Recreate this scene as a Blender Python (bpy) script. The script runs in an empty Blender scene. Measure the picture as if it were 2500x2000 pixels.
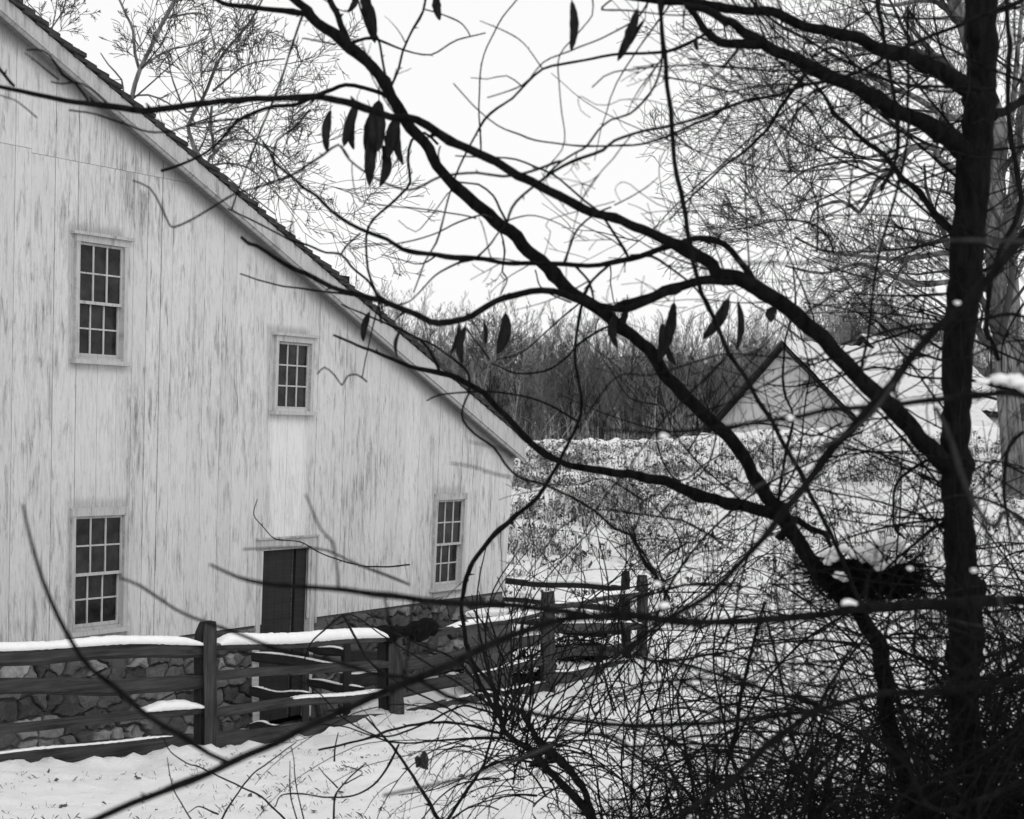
import bpy, math, random
import numpy as np
from mathutils import Vector, Matrix, noise

random.seed(11)
rng = np.random.default_rng(11)
C = bpy.context.scene.collection
SC = bpy.context.scene
R = math.radians

# ------------------------------------------------------------ camera, light
F, CX, HY = 4000.0, 1250.0, 1110.0          # focal length and horizon of the 2500 x 2000 photograph
cam = bpy.data.cameras.new('camera')
camo = bpy.data.objects.new('camera', cam)
C.objects.link(camo)
camo.rotation_euler = (R(90), 0, 0)
cam.sensor_width = 36.0
cam.lens = 36.0 * F / 2500.0
cam.shift_y = (HY - 1000.0) / 2500.0
cam.clip_start = 0.1
cam.clip_end = 2000
cam.dof.use_dof = True
cam.dof.focus_distance = 16.0
cam.dof.aperture_fstop = 5.2
SC.camera = camo

wo = bpy.data.worlds.new('World')
SC.world = wo
wo.use_nodes = True
nt = wo.node_tree
nt.nodes.clear()
sky = nt.nodes.new('ShaderNodeTexSky')
sky.sky_type = 'NISHITA'
sky.sun_disc = False
sky.sun_elevation = R(38)
sky.sun_rotation = R(160)
sky.dust_density = 4
bw = nt.nodes.new('ShaderNodeRGBToBW')
mul = nt.nodes.new('ShaderNodeMath'); mul.operation = 'MULTIPLY_ADD'
mul.inputs[1].default_value = 0.16
mul.inputs[2].default_value = 7.3            # even overcast layer
bg = nt.nodes.new('ShaderNodeBackground')
bg.inputs['Strength'].default_value = 0.125
wout = nt.nodes.new('ShaderNodeOutputWorld')
nt.links.new(sky.outputs[0], bw.inputs[0])
nt.links.new(bw.outputs[0], mul.inputs[0])
nt.links.new(mul.outputs[0], bg.inputs['Color'])
nt.links.new(bg.outputs[0], wout.inputs[0])

sun = bpy.data.lights.new('sun', 'SUN')
sun.energy = 0.5
sun.angle = R(25)
suno = bpy.data.objects.new('sun', sun)
C.objects.link(suno)
suno.rotation_euler = (R(52), 0, R(20))
SC.view_settings.view_transform = 'Standard'
SC.view_settings.look = 'None'
SC.view_settings.exposure = 0.0
SC.view_settings.gamma = 1.0
SC.cycles.max_bounces = 6
SC.cycles.diffuse_bounces = 3

# ------------------------------------------------------------ helpers
def nz(x, y, z=0.0):
    return noise.noise(Vector((x, y, z)))

class MB:
    """collects vertices and faces; build() links ONE mesh object"""
    def __init__(s):
        s.V = []; s.n = 0; s.Q = []; s.T = []; s.NG = []; s.UV = {}; s.tone = []
    def add(s, V, Q=None, T=None, tone=None):
        V = np.asarray(V, dtype=float)
        b = s.n
        s.V.append(V); s.n += len(V)
        if Q is not None and len(Q): s.Q.append(np.asarray(Q, dtype=np.int64) + b)
        if T is not None and len(T): s.T.append(np.asarray(T, dtype=np.int64) + b)
        s.tone.append(np.full(len(V), 0.5 if tone is None else tone))
        return b
    def build(s, name, mat, parent=None, smooth=True, uvfun=None):
        me = bpy.data.meshes.new(name)
        V = np.concatenate(s.V) if s.V else np.zeros((0, 3))
        Q = np.concatenate(s.Q) if s.Q else np.zeros((0, 4), dtype=np.int64)
        T = np.concatenate(s.T) if s.T else np.zeros((0, 3), dtype=np.int64)
        me.vertices.add(len(V)); me.vertices.foreach_set('co', V.ravel())
        nl = Q.size + T.size
        me.loops.add(nl)
        me.loops.foreach_set('vertex_index', np.concatenate([Q.ravel(), T.ravel()]).astype(np.int32))
        me.polygons.add(len(Q) + len(T))
        ls = np.concatenate([np.arange(len(Q)) * 4, len(Q) * 4 + np.arange(len(T)) * 3]).astype(np.int32)
        me.polygons.foreach_set('loop_start', ls)
        me.polygons.foreach_set('loop_total', np.concatenate([np.full(len(Q), 4), np.full(len(T), 3)]).astype(np.int32))
        me.polygons.foreach_set('use_smooth', np.full(len(Q) + len(T), bool(smooth)))
        tn = np.concatenate(s.tone) if s.tone else np.zeros(0)
        at = me.attributes.new('tone', 'FLOAT', 'POINT')
        at.data.foreach_set('value', tn.astype(np.float32))
        if uvfun is not None:
            at2 = me.attributes.new('flat', 'FLOAT_VECTOR', 'POINT')
            at2.data.foreach_set('vector', uvfun(V).astype(np.float32).ravel())
        me.update(calc_edges=True)
        me.validate()
        if mat: me.materials.append(mat)
        o = bpy.data.objects.new(name, me)
        C.objects.link(o)
        if parent is not None: o.parent = parent
        return o

def tag(o, label=None, cat=None, group=None, kind=None):
    if label: o['label'] = label
    if cat: o['category'] = cat
    if group: o['group'] = group
    if kind: o['kind'] = kind
    return o

def empty(name, loc, label, cat, group=None):
    o = bpy.data.objects.new(name, None)
    o.empty_display_size = 0.2
    C.objects.link(o)
    # parts are modelled in world space; the empty carries its own inverse offset through the parts' locations
    o.location = loc
    return tag(o, label, cat, group)

def settle(root):
    """move parts so that they keep their world place under the root"""
    off = Vector(root.location)
    for ch in root.children:
        ch.location = Vector(ch.location) - off

def tube(mb, P, Rr, sides=6, tone=None, flat=1.0, ref=None):
    P = np.asarray(P, dtype=float); Rr = np.asarray(Rr, dtype=float)
    n = len(P)
    t = np.gradient(P, axis=0)
    t /= np.linalg.norm(t, axis=1)[:, None] + 1e-9
    if ref is None:
        m = np.abs(t).mean(axis=0)
        ref = np.zeros(3); ref[int(np.argmin(m))] = 1.0
    a = np.cross(t, ref); a /= np.linalg.norm(a, axis=1)[:, None] + 1e-9
    b = np.cross(t, a)
    th = np.arange(sides) * 2 * math.pi / sides
    ring = a[:, None, :] * np.cos(th)[None, :, None] + b[:, None, :] * (np.sin(th) * flat)[None, :, None]
    V = P[:, None, :] + ring * Rr[:, None, None]
    V = V.reshape(-1, 3)
    i = np.arange(n - 1)[:, None] * sides
    j = np.arange(sides)[None, :]
    j2 = (j + 1) % sides
    Q = np.stack([i + j, i + j2, i + sides + j2, i + sides + j], axis=-1).reshape(-1, 4)
    # closing tip
    V = np.vstack([V, P[-1] + t[-1] * Rr[-1] * 0.6, P[0] - t[0] * Rr[0] * 0.4])
    e = (n - 1) * sides
    T = [(e + k, e + (k + 1) % sides, n * sides) for k in range(sides)] + [((k + 1) % sides, k, n * sides + 1) for k in range(sides)]
    mb.add(V, Q, T, tone)

def box8(mb, c, tone=None):
    """c: 8 corners, 0-3 the back loop, 4-7 the front loop in the same order"""
    mb.add(c, [(0, 3, 2, 1), (4, 5, 6, 7), (0, 1, 5, 4), (1, 2, 6, 5), (2, 3, 7, 6), (3, 0, 4, 7)], None, tone)

def bar(mb, p, q, w, h, up=(0, 0, 1), tone=None):
    p = Vector(p); q = Vector(q); t = (q - p).normalized()
    s = t.cross(Vector(up)).normalized(); u = s.cross(t).normalized()
    c = []
    for e in (p, q):
        for a, b in ((-1, -1), (1, -1), (1, 1), (-1, 1)):
            c.append(e + s * (a * w / 2) + u * (b * h / 2))
    box8(mb, [tuple(v) for v in c], tone)

def px(x, y, Y):
    """the point at depth Y seen at photo pixel x, y"""
    return np.array([(x - CX) * Y / F, Y, (HY - y) * Y / F])

def catmull(P, step):
    P = np.asarray(P, dtype=float)
    if len(P) < 3:
        n = max(2, int(np.linalg.norm(P[-1] - P[0]) / step) + 1)
        return P[0] + (P[-1] - P[0]) * np.linspace(0, 1, n)[:, None]
    Q = np.vstack([2 * P[0] - P[1], P, 2 * P[-1] - P[-2]])
    out = []
    for i in range(1, len(Q) - 2):
        d = np.linalg.norm(Q[i + 1] - Q[i])
        n = max(2, int(d / step))
        t = np.linspace(0, 1, n, endpoint=False)[:, None]
        a, b, c, e = Q[i - 1], Q[i], Q[i + 1], Q[i + 2]
        out.append(0.5 * ((2 * b) + (-a + c) * t + (2 * a - 5 * b + 4 * c - e) * t ** 2 + (-a + 3 * b - 3 * c + e) * t ** 3))
    out.append(Q[-2][None, :])
    return np.vstack(out)

# ------------------------------------------------------------ materials
def mat(name):
    m = bpy.data.materials.new(name); m.use_nodes = True
    m.node_tree.nodes.clear()
    return m
class N:
    def __init__(s, m):
        s.t = m.node_tree
        s.out = s.t.nodes.new('ShaderNodeOutputMaterial')
        s.b = s.t.nodes.new('ShaderNodeBsdfPrincipled')
        s.t.links.new(s.b.outputs[0], s.out.inputs[0])
    def n(s, typ, **k):
        o = s.t.nodes.new(typ)
        for a, v in k.items(): setattr(o, a, v)
        return o
    def l(s, a, b): s.t.links.new(a, b)
    def coord(s, kind='obj', scale=(1, 1, 1)):
        if kind == 'obj':
            c = s.n('ShaderNodeNewGeometry').outputs['Position']
        else:
            c = s.n('ShaderNodeAttribute', attribute_name='flat').outputs['Vector']
        mp = s.n('ShaderNodeMapping'); mp.inputs['Scale'].default_value = scale
        s.l(c, mp.inputs[0]); return mp.outputs[0]
    def noise(s, vec, scale, detail=4, rough=0.6, dist=0.0):
        o = s.n('ShaderNodeTexNoise'); o.inputs['Scale'].default_value = scale
        o.inputs['Detail'].default_value = detail; o.inputs['Roughness'].default_value = rough
        o.inputs['Distortion'].default_value = dist
        s.l(vec, o.inputs['Vector']); return o.outputs['Fac']
    def ramp(s, fac, stops, interp='LINEAR'):
        o = s.n('ShaderNodeValToRGB'); o.color_ramp.interpolation = interp
        e = o.color_ramp.elements
        while len(e) > 1: e.remove(e[-1])
        e[0].position = stops[0][0]; e[0].color = (stops[0][1],) * 3 + (1,)
        for p, v in stops[1:]:
            k = e.new(p); k.color = (v, v, v, 1)
        s.l(fac, o.inputs[0]); return o.outputs[0]
    def math(s, op, a, b=None, clamp=False):
        o = s.n('ShaderNodeMath', operation=op, use_clamp=clamp)
        for i, v in enumerate((a, b)):
            if v is None: continue
            if isinstance(v, (int, float)): o.inputs[i].default_value = v
            else: s.l(v, o.inputs[i])
        return o.outputs[0]
    def mix(s, fac, a, b, mode='MIX'):
        o = s.n('ShaderNodeMix', data_type='RGBA', blend_type=mode)
        if isinstance(fac, (int, float)): o.inputs[0].default_value = fac
        else: s.l(fac, o.inputs[0])
        for i, v in ((6, a), (7, b)):
            if isinstance(v, (int, float)): o.inputs[i].default_value = (v, v, v, 1)
            else: s.l(v, o.inputs[i])
        return o.outputs[2]
    def attr(s, name):
        return s.n('ShaderNodeAttribute', attribute_name=name).outputs['Fac']
    def finish(s, col, rough=0.9, bump=None, dist=0.01, strength=0.5, spec=0.2):
        if isinstance(col, (int, float)): s.b.inputs['Base Color'].default_value = (col, col, col, 1)
        else: s.l(col, s.b.inputs['Base Color'])
        s.b.inputs['Roughness'].default_value = rough
        s.b.inputs['Specular IOR Level'].default_value = spec
        if bump is not None:
            bn = s.n('ShaderNodeBump'); bn.inputs['Distance'].default_value = dist
            bn.inputs['Strength'].default_value = strength
            s.l(bump, bn.inputs['Height']); s.l(bn.outputs[0], s.b.inputs['Normal'])

M = {}
def m_paint(name, base, dark, patches=True):
    m = mat(name); k = N(m)
    c = k.coord('flat', (1, 1, 1))
    tint = k.attr('tone')
    cmb = k.n('ShaderNodeCombineXYZ'); k.l(k.math('MULTIPLY', tint, 23.0), cmb.inputs[0]); k.l(k.math('MULTIPLY', tint, 9.0), cmb.inputs[1])
    va = k.n('ShaderNodeVectorMath', operation='ADD'); k.l(c, va.inputs[0]); k.l(cmb.outputs[0], va.inputs[1])
    def mp(sc, src=None):
        o = k.n('ShaderNodeMapping'); o.inputs['Scale'].default_value = sc; k.l(src or va.outputs[0], o.inputs[0]); return o.outputs[0]
    big = k.noise(mp((13, 1.7, 1)), 1.0, 9, 0.68, 0.5)
    med = k.noise(mp((42, 3.2, 1)), 1.0, 7, 0.8, 0.5)
    fine = k.noise(mp((110, 5, 1)), 1.0, 5, 0.75)
    blot = k.noise(mp((0.9, 0.6, 1), c), 1.0, 4, 0.6)
    bnd = k.math('MULTIPLY', k.math('SUBTRACT', blot, 0.5), 0.26)
    worn = k.ramp(k.math('ADD', big, bnd), [(0.53, 0), (0.575, .45), (0.66, 1)])
    worn2 = k.ramp(k.math('ADD', med, bnd), [(0.50, 0), (0.60, 1)])
    fmask = k.ramp(fine, [(0.40, 0), (0.66, 1)])
    v = k.math('ADD', base - 0.05, k.math('MULTIPLY', tint, 0.09))
    v = k.math('MULTIPLY', v, k.math('SUBTRACT', 1.08, k.math('MULTIPLY', fmask, 0.20)))
    v = k.math('MULTIPLY', v, k.math('SUBTRACT', 1.08, k.math('MULTIPLY', worn2, 0.27)))
    wear_shade = k.math('MULTIPLY', worn, k.math('ADD', 0.42, k.math('ADD', k.math('MULTIPLY', fmask, 0.22), k.math('MULTIPLY', worn2, 0.35))), True)
    if patches:
        sep = k.n('ShaderNodeSeparateXYZ'); k.l(c, sep.inputs[0])
        def soft(x, a, b, w):
            r1 = k.n('ShaderNodeMapRange', interpolation_type='SMOOTHSTEP'); r1.inputs[1].default_value = a - w; r1.inputs[2].default_value = a + w
            k.l(x, r1.inputs[0])
            r2 = k.n('ShaderNodeMapRange', interpolation_type='SMOOTHSTEP'); r2.inputs[1].default_value = b - w; r2.inputs[2].default_value = b + w
            k.l(x, r2.inputs[0])
            return k.math('SUBTRACT', r1.outputs[0], r2.outputs[0])
        for (a, b_, zl, zh) in CASING_SHADE:
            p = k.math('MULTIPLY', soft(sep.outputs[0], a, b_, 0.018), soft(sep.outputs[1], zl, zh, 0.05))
            wear_shade = k.math('MAXIMUM', wear_shade, k.math('MULTIPLY', p, k.math('ADD', 0.22, k.math('MULTIPLY', fmask, 0.4))))
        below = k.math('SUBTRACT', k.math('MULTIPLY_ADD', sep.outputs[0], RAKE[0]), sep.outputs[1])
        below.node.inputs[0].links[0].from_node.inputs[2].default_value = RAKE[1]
        stain_shade = k.ramp(k.math('SUBTRACT', below, k.math('MULTIPLY', fine, 0.22)), [(0.0, 1), (0.22, 0)])  # stains along the rake and its shadow line, both painted into the siding
        wear_shade = k.math('MAXIMUM', wear_shade, k.math('MULTIPLY', stain_shade, 0.8))
        jz = k.math('ADD', sep.outputs[1], k.math('MULTIPLY', blot, 0.5))
        for (a, b_, zl, zh, amt) in PATCH:
            p = k.math('MULTIPLY', soft(sep.outputs[0], a, b_, 0.05), soft(jz, zl, zh, 0.35))
            wear_shade = k.math('MULTIPLY', wear_shade, k.math('SUBTRACT', 1.0, k.math('MULTIPLY', p, 0.9)))
            v = k.math('ADD', v, k.math('MULTIPLY', p, amt))
    v = k.mix(wear_shade, v, dark)
    k.finish(v, 0.85, fine, 0.004, 0.5, 0.15)
    return m

def m_wood(name, lo, hi, spec=0.15):
    m = mat(name); k = N(m)
    c = k.coord('flat', (1.6, 45, 45)); c2 = k.coord('flat', (2.5, 6, 6))
    g = k.noise(c, 1.0, 5, 0.65, 0.2); b = k.noise(c2, 1.0, 3)
    v = k.math('ADD', k.math('MULTIPLY', g, 0.65), k.math('MULTIPLY', b, 0.35))
    k.finish(k.ramp(v, [(0.33, lo), (0.66, hi)]), 0.85, g, 0.006, 0.7, spec)
    return m

def m_bark(name, lo, hi, sc=30, bump=0.004):
    m = mat(name); k = N(m)
    c = k.coord('obj', (1, 1, 0.25))
    g = k.noise(c, sc, 5, 0.7, 0.4)
    k.finish(k.ramp(g, [(0.35, lo), (0.65, hi)]), 0.95, g, bump, 0.8, 0.07)
    return m

def m_tone(name, lo, hi):
    m = mat(name); k = N(m)
    k.finish(k.ramp(k.attr('tone'), [(0.0, lo), (1.0, hi)]), 0.9, None, spec=0.1)
    return m

def m_snow():
    m = mat('snow'); k = N(m)
    c = k.coord('obj')
    n1 = k.noise(c, 14, 4, 0.6); n2 = k.noise(c, 90, 3, 0.6)
    b = k.math('ADD', n1, k.math('MULTIPLY', n2, 0.25))
    k.finish(k.ramp(n1, [(0.3, 0.82), (0.7, 0.9)]), 0.7, b, 0.02, 0.35, 0.2)
    return m

def m_roofsnow():
    m = mat('patchy_roof_snow'); k = N(m)
    n1 = k.noise(k.coord('obj', (.6, .6, 2.2)), 3.0, 6, 0.75, 0.5)
    k.finish(k.ramp(n1, [(0.48, 0.72), (0.60, 0.6), (0.70, 0.25)]), 0.8, n1, 0.1, 0.6, 0.1)
    return m

def m_stone():
    m = mat('fieldstone'); k = N(m)
    c = k.coord('obj')
    n1 = k.noise(c, 9, 5, 0.7, 0.3); n2 = k.noise(c, 55, 4, 0.7)
    t = k.attr('tone')
    v = k.math('ADD', k.math('MULTIPLY', k.math('MULTIPLY', t, t), 0.32), k.math('ADD', 0.022, k.math('MULTIPLY', n2, 0.08)))
    v = k.math('MULTIPLY', v, k.ramp(n1, [(0.3, 0.6), (0.7, 1.25)]))
    k.finish(v, 0.9, k.math('ADD', n1, k.math('MULTIPLY', n2, 0.4)), 0.03, 0.9, 0.15)
    return m

def m_ground():
    m = mat('snowy_ground'); k = N(m)
    c = k.coord('obj'); cs = k.coord('obj', (1, 1, 1))
    n1 = k.noise(c, 1.1, 5, 0.6); n2 = k.noise(c, 7, 6, 0.75, 0.3); n3 = k.noise(c, 38, 4, 0.7)
    bank = k.attr('tone')                                   # how much bare ground shows through the snow
    th = k.math('ADD', k.math('MULTIPLY', n2, 0.6), k.math('ADD', k.math('MULTIPLY', n3, 0.25), k.math('MULTIPLY', n1, 0.3)))
    bare = k.math('ADD', th, k.math('MULTIPLY', bank, 0.4))
    mask = k.ramp(bare, [(0.775, 0), (0.84, 1)])
    snow = k.ramp(n1, [(0.3, 0.82), (0.7, 0.9)])
    soil = k.ramp(n3, [(0.35, 0.05), (0.7, 0.22)])
    v = k.mix(mask, snow, soil)
    k.finish(v, 0.8, k.math('ADD', k.math('MULTIPLY', n2, 0.6), k.math('MULTIPLY', n3, 0.5)), 0.10, 0.6, 0.2)
    return m

def m_glass():
    m = mat('old_glass'); k = N(m)
    c = k.coord('flat', (3.5, 3.5, 1))
    n1 = k.noise(c, 1.2, 3)
    k.finish(k.ramp(n1, [(0.35, 0.006), (0.68, 0.036)]), 0.12, n1, 0.01, 0.3, 0.22)
    return m

# ------------------------------------------------------------ the barn's gable plane
TH = math.atan2(F, 3890.0 - CX)               # direction of the gable wall, from its vanishing point
D = np.array([math.cos(TH), math.sin(TH), 0.0])
NRM = np.array([math.sin(TH), -math.cos(TH), 0.0])   # towards the camera
P0 = np.array([(700 - CX) * 21.0 / F, 21.0, 0.0])

def ray(x, y, off=0.0):
    r = np.array([(x - CX) / F, 1.0, (HY - y) / F])
    t = NRM.dot(P0 + NRM * off) / NRM.dot(r)
    p = r * t
    return (p - P0).dot(D), p[2]
ZM = -1.0
_kt = [(ray(200, 1100)[0], .018), (ray(700, 1100)[0], .05), (ray(1100, 1100)[0], .075), (ray(1250, 1100)[0], .135)]
def lean(u): return float(np.interp(u, [a for a, b in _kt], [b for a, b in _kt]))
def W(u, z, off=0.0):
    """point of the crooked gable wall: u along it, z up, off = how far proud"""
    s = u + lean(u) * (z - ZM)
    p = P0 + D * s + NRM * off
    return (p[0], p[1], z)
def UZ(x, y, off=0.0):
    s, z = ray(x, y, off)
    u = s
    for _ in range(20): u = s - lean(u) * (z - ZM)
    return u, z
def flatwall(V):
    s = (V - P0).dot(D)
    o = np.zeros((len(V), 3))
    o[:, 0] = s; o[:, 1] = V[:, 2]; o[:, 2] = (V - P0).dot(NRM)
    return o

u2a, z2a = UZ(672, 1010); u2b, _ = UZ(756, 1010); _, z2c = UZ(700, 1330)
u1a, z1a = UZ(185, 890); u1b, _ = UZ(305, 890); _, z1c = UZ(240, 1130)
PATCH = [(u2a, u2b, z2c, z2a + .25, 0.10), (u1a, u1b, z1c, z1a + .2, 0.035)]

CASING_SHADE = []  # side shadow of each window casing, painted into the siding colour
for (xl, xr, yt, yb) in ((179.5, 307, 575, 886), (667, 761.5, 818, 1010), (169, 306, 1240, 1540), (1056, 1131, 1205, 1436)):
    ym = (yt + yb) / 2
    CASING_SHADE.append((UZ(xl, ym)[0] - .035, UZ(xr, ym)[0] + .01, UZ((xl + xr) / 2, yb)[1] - .10, UZ((xl + xr) / 2, yt)[1] + .10))
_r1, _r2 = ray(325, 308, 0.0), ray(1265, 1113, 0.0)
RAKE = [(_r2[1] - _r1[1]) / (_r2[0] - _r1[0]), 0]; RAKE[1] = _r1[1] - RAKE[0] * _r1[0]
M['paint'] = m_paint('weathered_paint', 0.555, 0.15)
M['trim'] = m_paint('trim_paint', 0.43, 0.2, False)
M['snow'] = m_snow()
M['roofsnow'] = m_roofsnow()
M['stone'] = m_stone()
M['mortar'] = m_tone('mortar', 0.05, 0.13)
M['rail'] = m_wood('weathered_rail', 0.010, 0.068)
M['darkwood'] = m_wood('dark_wood', 0.012, 0.035)
M['door'] = m_wood('door_boards', 0.018, 0.034)
M['shingle'] = m_wood('wood_shingle', 0.012, 0.07)
M['bark'] = m_bark('bark', 0.004, 0.02)
M['bark_dark'] = m_bark('bark_dark', 0.002, 0.011, 45, .006)
M['bark_pale'] = m_bark('bark_pale', 0.015, 0.045, 20)
M['syc'] = m_bark('sycamore_bark', 0.04, 0.24, 5.0, 0.01)
M['fartree'] = m_tone('woodland_bark', 0.02, 0.36)
M['farcrown'] = m_tone('sycamore_twigs', 0.02, 0.1)
M['weed'] = m_tone('dead_weeds', 0.02, 0.62)
M['pod'] = m_bark('dry_pod', 0.006, 0.02, 60, 0.002)
M['leaf'] = m_bark('dry_leaf', 0.02, 0.08, 40, 0.002)
M['glass'] = m_glass()
M['ground'] = m_ground()
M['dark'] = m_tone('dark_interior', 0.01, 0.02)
M['soffit'] = m_paint('soffit_shade', 0.2, 0.1, False)  # trim paint darkened to put the shadow under the rake into its colour
M['stucco'] = m_paint('stucco', 0.62, 0.4, False)

# ------------------------------------------------------------ ground
_by = [(-6, -1.7), (3, -1.75), (6, -1.95), (9, -2.3), (12, -2.68), (14.4, -2.86), (16.4, -3.0), (19, -3.07), (22, -3.17), (26, -3.2), (29, -3.1),
       (33, -2.55), (40, -1.35), (50, -.25), (60, .42), (63, .45), (72, -.3), (85, -1.2), (100, -.8), (130, .6), (170, 3), (260, 14), (420, 16)]
def gbase(X, Y):
    z = np.interp(Y, [a for a, b in _by], [b for a, b in _by])
    sm = np.clip((X - 4) / 8, 0, 1); sm = sm * sm * (3 - 2 * sm)
    z = z + sm * 0.5 * np.clip((Y - 40) / 20, 0, 1) * np.clip((90 - Y) / 20, 0, 1)
    lf = np.clip((-X - 3.0) / 3, 0, 1) * np.clip((17 - Y) / 3, 0, 1)
    z = z + 0.12 * lf
    # sunken yard between the fence and the barn
    fy = 16.4 + (X + 3.075) * 1.72
    fy = np.where(X < -3.075, 16.4 + (X + 3.075) * 1.05, fy)
    pen = np.clip((Y - fy - 0.25) / 0.5, 0, 1) * np.clip((23.5 - Y) / 2, 0, 1) * np.clip((1.0 - X) / 1.0, 0, 1)
    z = z - 0.35 * pen
    hill = np.clip((Y - 95) / 60, 0, 1) * np.clip((-X + 5) / 30, 0, 1)
    return z + 4.0 * hill
def G(x, y): return float(gbase(np.array([x]), np.array([y]))[0])

def axis(segs):
    out = []
    for a, b, st in segs: out += list(np.arange(a, b, st))
    out.append(segs[-1][1]); return np.array(out)
gx = axis([(-400, -60, 20), (-60, -12, 3), (-12, -6, .4), (-6, 7, .07), (7, 14, .3), (14, 60, 2.5), (60, 400, 20)])
gy = axis([(-8, 9, .5), (9, 19, .06), (19, 28, .12), (28, 66, .35), (66, 110, 2), (110, 420, 12)])
XX, YY = np.meshgrid(gx, gy)
ZZ = gbase(XX, YY)
fl = np.empty(XX.size); tn = np.empty(XX.size)
xf, yf = XX.ravel(), YY.ravel()
for i in range(len(xf)):
    x, y = xf[i], yf[i]
    if y < 120 and abs(x) < 60:
        a = nz(x * .5, y * .5, 1) * 0.10 + nz(x * 2.1, y * 2.1, 4) * 0.045
        if y < 28 and -6.2 < x < 7.2:
            q = max(0.0, nz(x * 5, y * 5, 9)) ; a += q * 0.06 + nz(x * 13, y * 13, 2) * 0.02
        elif y < 70:
            a += nz(x * .9, y * .9, 12) * 0.18 + max(0, nz(x * 2.5, y * 2.5, 7)) * .2
        if 12 < y < 26 and -6 < x < 2.4:
            fyy = 16.4 + (x + 3.075) * (1.05 if x < -3.075 else 1.72) - .12
            dd_ = (y - fyy) / .28
            if abs(dd_) < 3: a += math.exp(-dd_ * dd_) * (.05 + .12 * max(0, nz(x * 3.2, y * 3.2, 31)) + .06 * nz(x * 9, y * 9, 5))
        fl[i] = a
    else: fl[i] = 0
bank = np.clip((yf - 27) / 4, 0, 1) * np.clip((60 - yf) / 14, 0, 1)
tn = 0.02 + 0.30 * bank * np.clip((8 - np.abs(xf - 1.5)) / 6, 0.25, 1)
tn = np.where(yf > 64, 0.75, tn)
# snow drifts against the fence foot
gm = MB()
V = np.stack([xf, yf, ZZ.ravel() + fl], axis=1)
nx, ny = len(gx), len(gy)
ii = (np.arange(ny - 1)[:, None] * nx + np.arange(nx - 1)[None, :]).ravel()
gm.add(V, np.stack([ii, ii + 1, ii + nx + 1, ii + nx], axis=1))
gm.tone = [tn]
g = gm.build('ground', M['ground'])
tag(g, kind='structure')
GZ = V[:, 2].reshape(ny, nx)
def GG(x, y):
    i = min(max(int(np.searchsorted(gy, y)) - 1, 0), ny - 2); j = min(max(int(np.searchsorted(gx, x)) - 1, 0), nx - 2)
    a = (y - gy[i]) / (gy[i + 1] - gy[i]); b = (x - gx[j]) / (gx[j + 1] - gx[j])
    return float((GZ[i, j] * (1 - b) + GZ[i, j + 1] * b) * (1 - a) + (GZ[i + 1, j] * (1 - b) + GZ[i + 1, j + 1] * b) * a)

# ------------------------------------------------------------ barn
RO = 0.22                                     # rake overhang
t1, t2 = ray(322, 253, RO), ray(1285, 1075, RO)
slope = (t2[1] - t1[1]) / (t2[0] - t1[0])
def roof_z(s): return t1[1] + slope * (s - t1[0])
b1, b2 = ray(325, 308, RO), ray(1265, 1113, RO)
bsl = (b2[1] - b1[1]) / (b2[0] - b1[0])
def rake_z(s): return b1[1] + bsl * (s - b1[0])
s_end = ray(1286, 1087, RO)[0]
s_ridge = ray(37, 0, RO)[0] - 3.0
s_left = s_ridge - 5.5
def roof_z2(s):
    return roof_z(s) if s > s_ridge else roof_z(s_ridge) - (s_ridge - s) * 0.75
DEPTH = 13.0
barn_base = P0 + D * s_end
barn = empty('barn', (P0[0], P0[1], -3.3), 'old barn with weathered pale board gable on a rubble stone base', 'barn')

zb1 = UZ(292, 1572.5); zb2 = UZ(1230, 1443.5)
def zbot(u): return zb1[1] + (zb2[1] - zb1[1]) * (u - zb1[0]) / (zb2[0] - zb1[0])
u_corner = UZ(1243, 1280)[0]
u_left = s_left

def winrect(xl, yl, xr, yr, yt, yb, xm):
    ul = UZ(xl, yl)[0]; ur = UZ(xr, yr)[0]
    return [ul, ur, UZ(xm, yb)[1], UZ(xm, yt)[1]]
wins = {
 'w1': winrect(179.5, 740, 307, 740, 580, 880, 240),
 'w2': winrect(667, 910, 761.5, 910, 822, 1004, 712),
 'w3': winrect(169, 1390, 306, 1390, 1243, 1536, 238),
 'w4': winrect(1056, 1320, 1131, 1320, 1208, 1432, 1093),
 'door': winrect(637, 1450, 765, 1450, 1338, 1720, 690),
}
CASE = 0.085
opens = []
for k_, (a, b, zl, zh) in wins.items():
    if k_ == 'door': opens.append((a + .02, b - CASE - .02, -3.5, zh - .02))
    else: opens.append((a + .03, b - .03, zl + .03, zh - .03))
joint_u = [UZ(60, 480)[0], UZ(500, 480)[0]]
jz = UZ(120, 378)[1]

edges = [u_left]
while edges[-1] < u_corner - 0.05:
    edges.append(edges[-1] + random.uniform(.17, .33))
edges[-1] = u_corner
sid = MB()
def quad_board(ua, ub, z0a, z0b, z1a, z1b, off, tone):
    if max(z1a - z0a, z1b - z0b) < .02: return
    n = max(1, int((max(z1a, z1b) - min(z0a, z0b)) / 1.2))
    th = .022
    for i in range(n):
        f0, f1 = i / n, (i + 1) / n
        pa0, pa1 = z0a + (z1a - z0a) * f0, z0a + (z1a - z0a) * f1
        pb0, pb1 = z0b + (z1b - z0b) * f0, z0b + (z1b - z0b) * f1
        bk = [W(ua, pa0, off - th), W(ub, pb0, off - th), W(ub, pb1, off - th), W(ua, pa1, off - th)]
        fr = [W(ua, pa0, off), W(ub, pb0, off), W(ub, pb1, off), W(ua, pa1, off)]
        sid.add(bk + fr, [(4, 5, 6, 7), (0, 1, 5, 4), (1, 2, 6, 5), (2, 3, 7, 6), (3, 0, 4, 7)], None, tone)
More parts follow.
